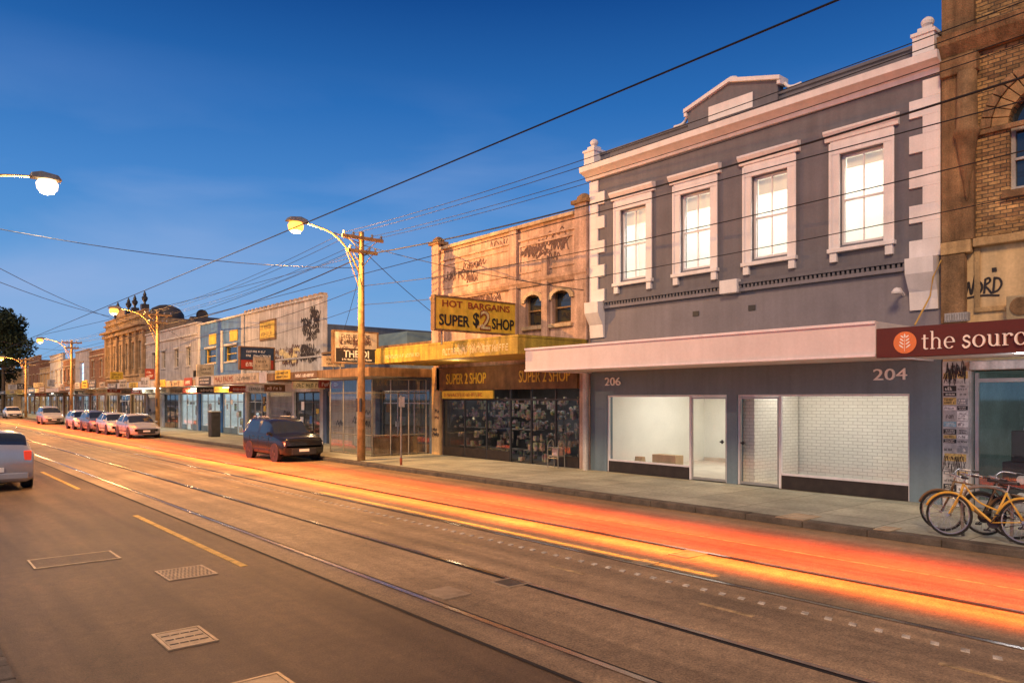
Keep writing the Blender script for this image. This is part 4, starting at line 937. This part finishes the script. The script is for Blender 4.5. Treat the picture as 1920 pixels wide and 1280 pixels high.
p5=pole(8.3,E_white,2.4); place(p5,.75,23.9,P0,R(180),'near side street lamp reaching in from the left edge with white light')
for (x,y,h) in POL: point('street_lamp_light',(x-2.55,y,h-.62),4600 if y<30 else 3600,(1,.46,.12),.02)
point('street_lamp_light',(3.4,23.9,7.82),2000,(1,.66,.36),.02)
# ------------------------------------------------------------------ wires
def wire(p,q,sag,r=.012,label='',group=None,n=14):
    pts=[]
    for i in range(n+1):
        t_=i/n; pts.append((p[0]+(q[0]-p[0])*t_,p[1]+(q[1]-p[1])*t_,p[2]+(q[2]-p[2])*t_-sag*4*t_*(1-t_)))
    o=MB().tube(pts,r,5).build('overhead_wire',M_wire,smooth=True); tag(o,label,'wire',group); return o
PY=[(-2.3,8.5),(24.77,8.5),(51.8,8.0),(81,7.9),(111,7.4),(141,7.3)]
for (ya,ha),(yb_,hb) in zip(PY,PY[1:]):
    for dx,dz,r_ in ((-.75,-.05,.009),(-.4,-.05,.009),(.4,-.05,.009),(.75,-.05,.009),(.14,-.75,.022),(.14,-1.9,.011),(.14,-2.6,.009)):
        if ya>60 and abs(dx)>.5: continue
        wire((13.5+dx,ya-.12,ha+dz),(13.5+dx,yb_-.12,hb+dz),.35 if abs(dx)>.2 else .45,r_,'black cable strung from pole to pole above the shop side kerb','pole to pole cables')
wire((5.67,-30,5.5),(5.67,260,5.5),0,.010,'tram contact wire over the near track')
wire((9.07,-30,5.5),(9.07,260,5.5),0,.008,'tram contact wire over the far track')
wire((13.4,24.77,7.25),(.8,23.9,7.05),.35,.011,'span wire from the nearest timber pole across the road')
wire((13.4,51.8,7.0),(.8,23.9,6.7),.5,.010,'long diagonal wire from second pole to left edge, upper one')
wire((13.4,51.8,7.5),(.8,23.9,6.1),.5,.010,'long diagonal wire from second pole to left edge, lower one')
wire((13.4,24.77,7.9),(9.07,37,5.52),.1,.009,'pull off wire from nearest timber pole to far track')
wire((13.4,24.77,7.7),(5.67,44,5.52),.1,.009,'pull off wire from nearest timber pole to near track')
wire((13.6,24.77,7.9),(17.4,25.7,5.9),.08,.012,'service wire from nearest timber pole to the pink building corner')
wire((13.6,24.77,7.6),(17.4,34.5,4.7),.15,.010,'service wire from nearest timber pole to the low shops')
wire((13.6,24.77,8.1),(17.3,16.9,5.9),.15,.012,'service wire from nearest timber pole to the white corbel of grey building')
wire((13.4,81,7.0),(.8,51,7.0),.5,.012,'diagonal span wire from third pole')
wire((13.6,51.8,7.4),(17.4,59,6.8),.1,.012,'service wire from second pole to pale shop')
# ------------------------------------------------------------------ cars
def car(loc,rz,label,paint,L_=4.2,Wd=.87,Ht=1.48,wagon=False,group='cars parked along the far kerb',rack=False):
    t=thing('parked_car',label,'car',(0,0,0),group)
    h=Ht/1.48; k=L_/4.2
    st=[(2.10,.32,.52,.58,.66,.5),(2.02,.22,.60,.69,.79,.6),(1.6,.18,.70,.82,.86,.68),(1.0,.17,.86,.95,.87,.70),(.32,.17,.91,1.36,.87,.62),(-.3,.17,.92,1.47,.87,.62),(-1.2,.17,.95,1.45,.87,.61)]
    if rack: st=[(2.10,.36,.60,.72,.72,.6),(2.03,.26,.70,.83,.84,.7),(1.6,.22,.80,.90,.87,.72),(1.05,.22,.88,.98,.87,.72),(.55,.22,.91,1.38,.87,.66),(-.1,.22,.92,1.47,.87,.66),(-1.2,.22,.94,1.47,.87,.66)]
    st+= [(-1.72,.19,.97,1.38,.86,.58),(-2.0,.24,.95,1.05,.82,.62),(-2.1,.34,.70,.76,.76,.6)] if not wagon else [(-1.88,.2,.97,1.44,.86,.64),(-2.06,.26,.95,1.08,.85,.66),(-2.1,.34,.72,.80,.82,.62)]
    ST=crom(st,5); rings=[]
    for (x,zb,be_,tp,w_,wt) in ST:
        w_*=Wd/.87; wt*=Wd/.87; x*=k; be_*=h; tp*=h; wt_=min(wt,w_*.93)
        dl=max(tp-be_,.06)
        rings.append([(x,0,zb),(x,w_*.8,zb),(x,w_-.02,zb+.08),(x,w_,zb+.26),(x,w_*.995,be_-.1),(x,w_*.965,be_),(x,w_*.94,be_+dl*.1),(x,wt_+.03,tp-dl*.16),(x,wt_*.9,tp-.012),(x,0,tp+.02)])
    bodyb=MB(); side=[MB(),MB()]; ws=MB(); rw=MB()
    w0,w1=(.36,.96) if not rack else (.58,1.02)
    for sg in (1,-1):
        for i in range(len(rings)-1):
            xm=(rings[i][0][0]+rings[i+1][0][0])/2/k
            for j in range(9):
                q_=[rings[i][j],rings[i+1][j],rings[i+1][j+1],rings[i][j+1]]; q_=[(a,b*sg,c) for a,b,c in q_]
                tgt=bodyb
                if j==6 and (-1.62<xm<.66) and not(-.42<xm<-.32) : tgt=side[(sg+1)//2]
                elif j in(7,8) and w0<xm<w1: tgt=ws
                elif j in(7,8) and -2.04<xm<(-1.74 if not wagon else -1.9): tgt=rw
                tgt.poly(*q_)
    for idx,sgn_ in ((0,1),(len(rings)-1,1)):
        r_=rings[idx]; bodyb.poly(*([(a,b,c) for a,b,c in r_]+[(a,-b,c) for a,b,c in reversed(r_[1:-1])]))
    bo=bodyb.build('body',paint,t)
    for p_ in bo.data.polygons: p_.use_smooth=True
    bm=bmesh.new(); bm.from_mesh(bo.data); bmesh.ops.remove_doubles(bm,verts=bm.verts,dist=.001); bmesh.ops.recalc_face_normals(bm,faces=bm.faces)
    for e__ in bm.edges:
        if len(e__.link_faces)==2 and e__.calc_face_angle(0)>R(38): e__.smooth=False
    bm.to_mesh(bo.data); bm.free()
    for s2 in side: s2.build('side_window',M_gd,t)
    ws.build('windscreen',M_gd,t); rw.build('rear_window',M_gd,t)
    # door shut lines and sill trim
    for sg in (1,-1):
        sl_=MB()
        for xx in (.72,-.36,-1.28): sl_.box(xx*k-.006,xx*k+.006,sg*Wd-.004,sg*Wd+.003,.32,.86*h)
        sl_.build('door_seam',M_blk,t)
        MB().box(-.85*k,.85*k,sg*Wd-.01,sg*Wd+.014,.40,.46).build('side_trim',M_dark,t)
    for x_ in (1.32*k,-1.3*k):
        for sg in (1,-1):
            yo=Wd*sg
            MB().lathe((x_,yo,.33),[(0,-.02),(.385,-.02),(.385,.006),(0,.006)],20,'y').build('wheel_arch',M_dark,t)
            wh=MB().lathe((x_,yo-.1*sg,.31),[(.2,-.1),(.29,-.1),(.315,-.07),(.315,.07),(.29,.115),(.2,.115)],22,'y').build('wheel',M_tyre,t,smooth=False)
            MB().lathe((x_,yo+.012*sg,.31),[(0,.0),(.05,.01*sg),(.2,-.01*sg),(.205,.005*sg)],20,'y').build('rim',M_rim,wh)
            sp_=MB()
            for a_ in range(5):
                an=a_*math.tau/5; sp_.tube([(x_,yo+.02*sg,.31),(x_+.19*math.cos(an),yo+.012*sg,.31+.19*math.sin(an))],.02,4)
            sp_.build('rim_spokes',M_dark,wh)
    for sg in (1,-1):
        MB().box(1.97*k,2.09*k,sg*.66-.13,sg*.66+.13,.56*h,.68*h).build('headlight',E_head,t,bevel=.02)
        MB().box(-2.1*k,-1.95*k,sg*.72-.09,sg*.72+.09,.74*h,1.0*h).build('tail_light',E_tail,t,bevel=.02)
        MB().box(.72*k,.86*k,sg*(Wd+.02)-.07,sg*(Wd+.02)+.07,.92*h,1.03*h).build('wing_mirror',paint,t,bevel=.03)
        MB().box(.0,.16,sg*(Wd)-.006,sg*(Wd)+.012,.8*h,.83*h).box(-.95,-.8,sg*(Wd)-.006,sg*(Wd)+.012,.82*h,.85*h).each('door_handle',M_dark,t)
        if rack: MB().tube([(.1,sg*.56,1.49*h),(.05,sg*.56,1.54*h),(-1.5,sg*.56,1.54*h),(-1.6,sg*.56,1.48*h)],.018,6).build('roof_rail',M_rim,t)
    MB().box(-2.125*k,-2.09*k,-.2,.2,.5,.62).build('number_plate',M_ltr,t); MB().box(2.09*k,2.12*k,-.2,.2,.4,.5).build('number_plate',M_ltr,t)
    MB().box(-2.14*k,-2.04*k,-.74,.74,.3,.47).build('rear_bumper',paint,t,bevel=.03)
    MB().box(2.04*k,2.115*k,-.5,.5,.28,.52).build('grille',M_dark,t,bevel=.02)
    t.location=loc; t.rotation_euler=(0,0,rz); return t
pt=lambda n,c: mat(n,c,.2,.04,2,0,metal=.35,spec=.8)
K_black=pt('black_paint',(.02,.02,.022)); K_sil=pt('silver_paint',(.42,.42,.42)); K_wht=pt('white_paint',(.68,.66,.62)); K_gry=pt('grey_paint',(.22,.22,.23))
XC=12.2
car((XC+.05,29.0,.004),R(-90),'black four wheel drive wagon parked behind the nearest timber pole',K_black,4.1,.86,1.62,True,rack=True)
car((XC,51.3,.004),R(-90),'silver hatchback, first of the far parked cars by second pole',K_sil,4.2)
car((XC,57.2,.004),R(-90),'white hatchback parked second in the far row',K_wht,4.2)
car((XC,62.8,.004),R(-90),'mid grey wagon parked third in the far row',K_gry,4.2,.87,1.55,True)
car((XC,68.6,.004),R(-90),'white wagon parked fourth in the far row',K_wht,4.2,.87,1.5,True)
car((XC,84,.004),R(-90),'pale wagon parked fifth in the far row',K_sil,4.4,.87,1.7,True)
car((XC,112,.004),R(-90),'white car parked farthest down the street',K_wht,4.2)
nc=car((2.16,25.6,.004),R(90),'pale silver wagon with red tail lights parked at the left edge of the road',K_sil,4.5,.89,1.54,True,None)
# ------------------------------------------------------------------ street furniture
px=752; X=13.6; yy=pY(px,X)
t=thing('parking_sign_post','slim steel parking sign post right of the nearest timber pole','sign post',(X,yy,P0))
MB().tube([(X,yy,P0),(X,yy,P0+2.4)],.03,8).build('post',M_galv,t); MB().box(X-.11,X+.11,yy-.045,yy-.033,P0+2.0,P0+2.35).build('sign_plate',M_wht2,t)
MB().tube([(X,yy,P0+.0),(X,yy,P0+.25)],.045,8).build('post_sleeve',M_redt,t)
X=15.2; yy=pY(402,X)
t=thing('rubbish_bin','tall dark rubbish bin on the footpath in front of the blue shop front','bin',(X,yy,P0))
MB().box(X-.28,X+.28,yy-.28,yy+.28,P0,1.6).build('bin_housing',M_dark,t,bevel=.04); MB().box(X-.32,X+.32,yy-.32,yy+.32,1.602,1.68).build('bin_roof',M_galv,t,bevel=.03); MB().box(X-.16,X+.16,yy-.29,yy-.282,1.2,1.4).build('bin_slot',M_blk,t)
def hoop(x,y,label):
    P=crom([(x,y-.35,P0),(x,y-.35,P0+.6),(x,y-.2,P0+.82),(x,y+.2,P0+.82),(x,y+.35,P0+.6),(x,y+.35,P0)],4)
    o=MB().tube(P,.028,8).build('bike_hoop',M_galv,smooth=True); tag(o,label,'bike rack')
hoop(13.75,4.35,'steel bike hoop that the bicycles lean on')
X=17.1; yy=pY(1045,X)
t=thing('display_rack','dark metal display rack standing at the right end of the discount shop','rack',(X,yy,P0))
rk=MB()
for a in (-.25,.25):
    rk.tube(crom([(X-.2,yy+a,P0),(X-.2,yy+a,.8),(X-.1,yy+a,1.0),(X+.05,yy+a,.95),(X+.1,yy+a,P0)],4),.018,6)
for z in (.45,.8): rk.tube([(X-.2,yy-.25,z),(X-.2,yy+.25,z)],.014,6)
rk.build('rack_frame',M_galv,t); MB().box(X-.2,X+.1,yy-.25,yy+.25,.5,.54).build('rack_shelf',M_galv,t)
MB().box(X-.15,X+.05,yy-.2,yy+.1,.545,.8).build('rack_goods',M_goods,t)
# ------------------------------------------------------------------ bicycles
def bicycle(x,yr,yf,paint,label,steer=0,lean=0,step=False):
    t=thing('bicycle',label,'bicycle',(0,0,0)); R_=.335; wb=yf-yr; sg=1 if wb>0 else -1
    def Wl(y):
        w_=MB(); pts=[(0,y+R_*math.cos(a*math.tau/28),R_+R_*math.sin(a*math.tau/28)) for a in range(29)]
        w_.tube(pts,.02,6); o=w_.build('wheel',M_tyre,t,smooth=True)
        r_=MB().tube([(0,y+(R_-.03)*math.cos(a*math.tau/28),R_+(R_-.03)*math.sin(a*math.tau/28)) for a in range(29)],.011,5); r_.build('rim',M_rim,o)
        s2=MB()
        for a in range(18):
            an=a*math.tau/18; s2.tube([(.02*(-1)**a,y,R_),(0,y+(R_-.03)*math.cos(an),R_+(R_-.03)*math.sin(an))],.0028,3)
        s2.tube([(-.06,y,R_),(.06,y,R_)],.022,8); s2.build('spokes',M_rim,o)
    Wl(0); Wl(wb)
    BB=(0,sg*.43,.28); SC=(0,sg*.24,.78); HT=(0,wb-sg*.20,.86); HB=(0,wb-sg*.16,.68); RA=(0,0,R_); FA=(0,wb,R_)
    f=MB()
    f.tube([BB,SC],.017,8)
    if step: f.tube(crom([HB,(0,wb-sg*.42,.46),BB],5),.02,8); f.tube(crom([HT,(0,wb-sg*.42,.60),(0,sg*.36,.48)],5),.015,8)
    else: f.tube([HT,SC],.016,8); f.tube([HB,BB],.019,8)
    f.tube([HB,HT],.021,8)
    for s2 in (-.045,.045):
        f.tube([(s2,RA[1],RA[2]),(s2*.6,BB[1],BB[2])],.010,6); f.tube([(s2,RA[1],RA[2]),(s2*.3,SC[1],SC[2]-.04)],.009,6)
        f.tube(crom([(s2*.8,HB[1],HB[2]),(s2,wb-sg*.10,.55),(s2,FA[1],FA[2])],4),.012,6)
    f.build('frame',paint,t,smooth=True)
    MB().tube([SC,(0,sg*.21,.90)],.013,8).build('seat_post',M_rim,t)
    MB().prism([(-.02,sg*.36),(.02,sg*.36),(.04,sg*.25),(.075,sg*.13),(.06,sg*.08),(-.06,sg*.08),(-.075,sg*.13),(-.04,sg*.25)],'z',.90,.95).build('saddle',M_dark,t,bevel=.018)
    hb=MB().tube([HT,(0,HT[1]-sg*.03,.99)],.013,8).tube(crom([(-.30,HT[1]-sg*.20,1.0),(-.24,HT[1]-sg*.02,1.03),(0,HT[1]-sg*.0,.99),(.24,HT[1]-sg*.02,1.03),(.30,HT[1]-sg*.20,1.0)],5),.012,8).build('handlebar',M_rim,t,smooth=True)
    for s2 in (-1,1): MB().tube([(s2*.30,HT[1]-sg*.20,1.0),(s2*.31,HT[1]-sg*.30,.99)],.018,8).build('grip',M_dark,hb)
    ck=MB().lathe((.05,BB[1],BB[2]),[(0,-.003),(.095,-.003),(.095,.003),(0,.003)],18,'x').tube([(.07,BB[1],BB[2]),(.07,BB[1]+.10,BB[2]-.13)],.010,5).tube([(-.07,BB[1],BB[2]),(-.07,BB[1]-.10,BB[2]+.13)],.010,5)
    ck.box(.07,.16,BB[1]+.06,BB[1]+.14,BB[2]-.145,BB[2]-.12); ck.box(-.16,-.07,BB[1]-.14,BB[1]-.06,BB[2]+.12,BB[2]+.145); ck.build('crank',M_dark,t)
    MB().tube([(.05,BB[1],BB[2]+.09),(.05,0,R_+.035)],.005,4).tube([(.05,BB[1],BB[2]-.09),(.05,0,R_-.035)],.005,4).build('chain',M_dark,t)
    for yc in (0,wb):
        pts=[(0,yc+(R_+.035)*math.cos(R(a)),R_+(R_+.035)*math.sin(R(a))) for a in range(20,165,12)]
        MB().tube(pts,.022,5).build('mudguard',paint,t,smooth=True)
    t.location=(x,yr,P0+.018); t.rotation_euler=(0,R(lean),R(steer)); return t
K_yel=mat('yellow_bike_paint',(.62,.38,.05),.35,.05,3,0,spec=.6)
bicycle(13.55,3.78,4.84,K_yel,'yellow bicycle leaning at the kerb, nearest of the three',2,6,True)
bicycle(13.98,3.45,4.5,mat('dark_bike_paint',(.03,.035,.04),.4,.05,3,0),'black bicycle behind the yellow bicycle',-6,-5)
bicycle(14.05,4.05,5.1,mat('bronze_bike_paint',(.16,.10,.05),.4,.05,3,0),'bronze bicycle tucked between the yellow bicycle and the wall side',4,-6)
# added strip lights standing in for passing tail lamps; no lamps there
area('added_trail_glow',(11.0,46,.8),1.3,112,4300,(1,.085,.008),spread=125)
area('added_trail_glow',(9.5,46,.5),.5,112,2400,(1,.17,.012),spread=110)
area('added_trail_glow',(8.62,12,.20),.06,12,20,(1,.40,.03),spread=60)
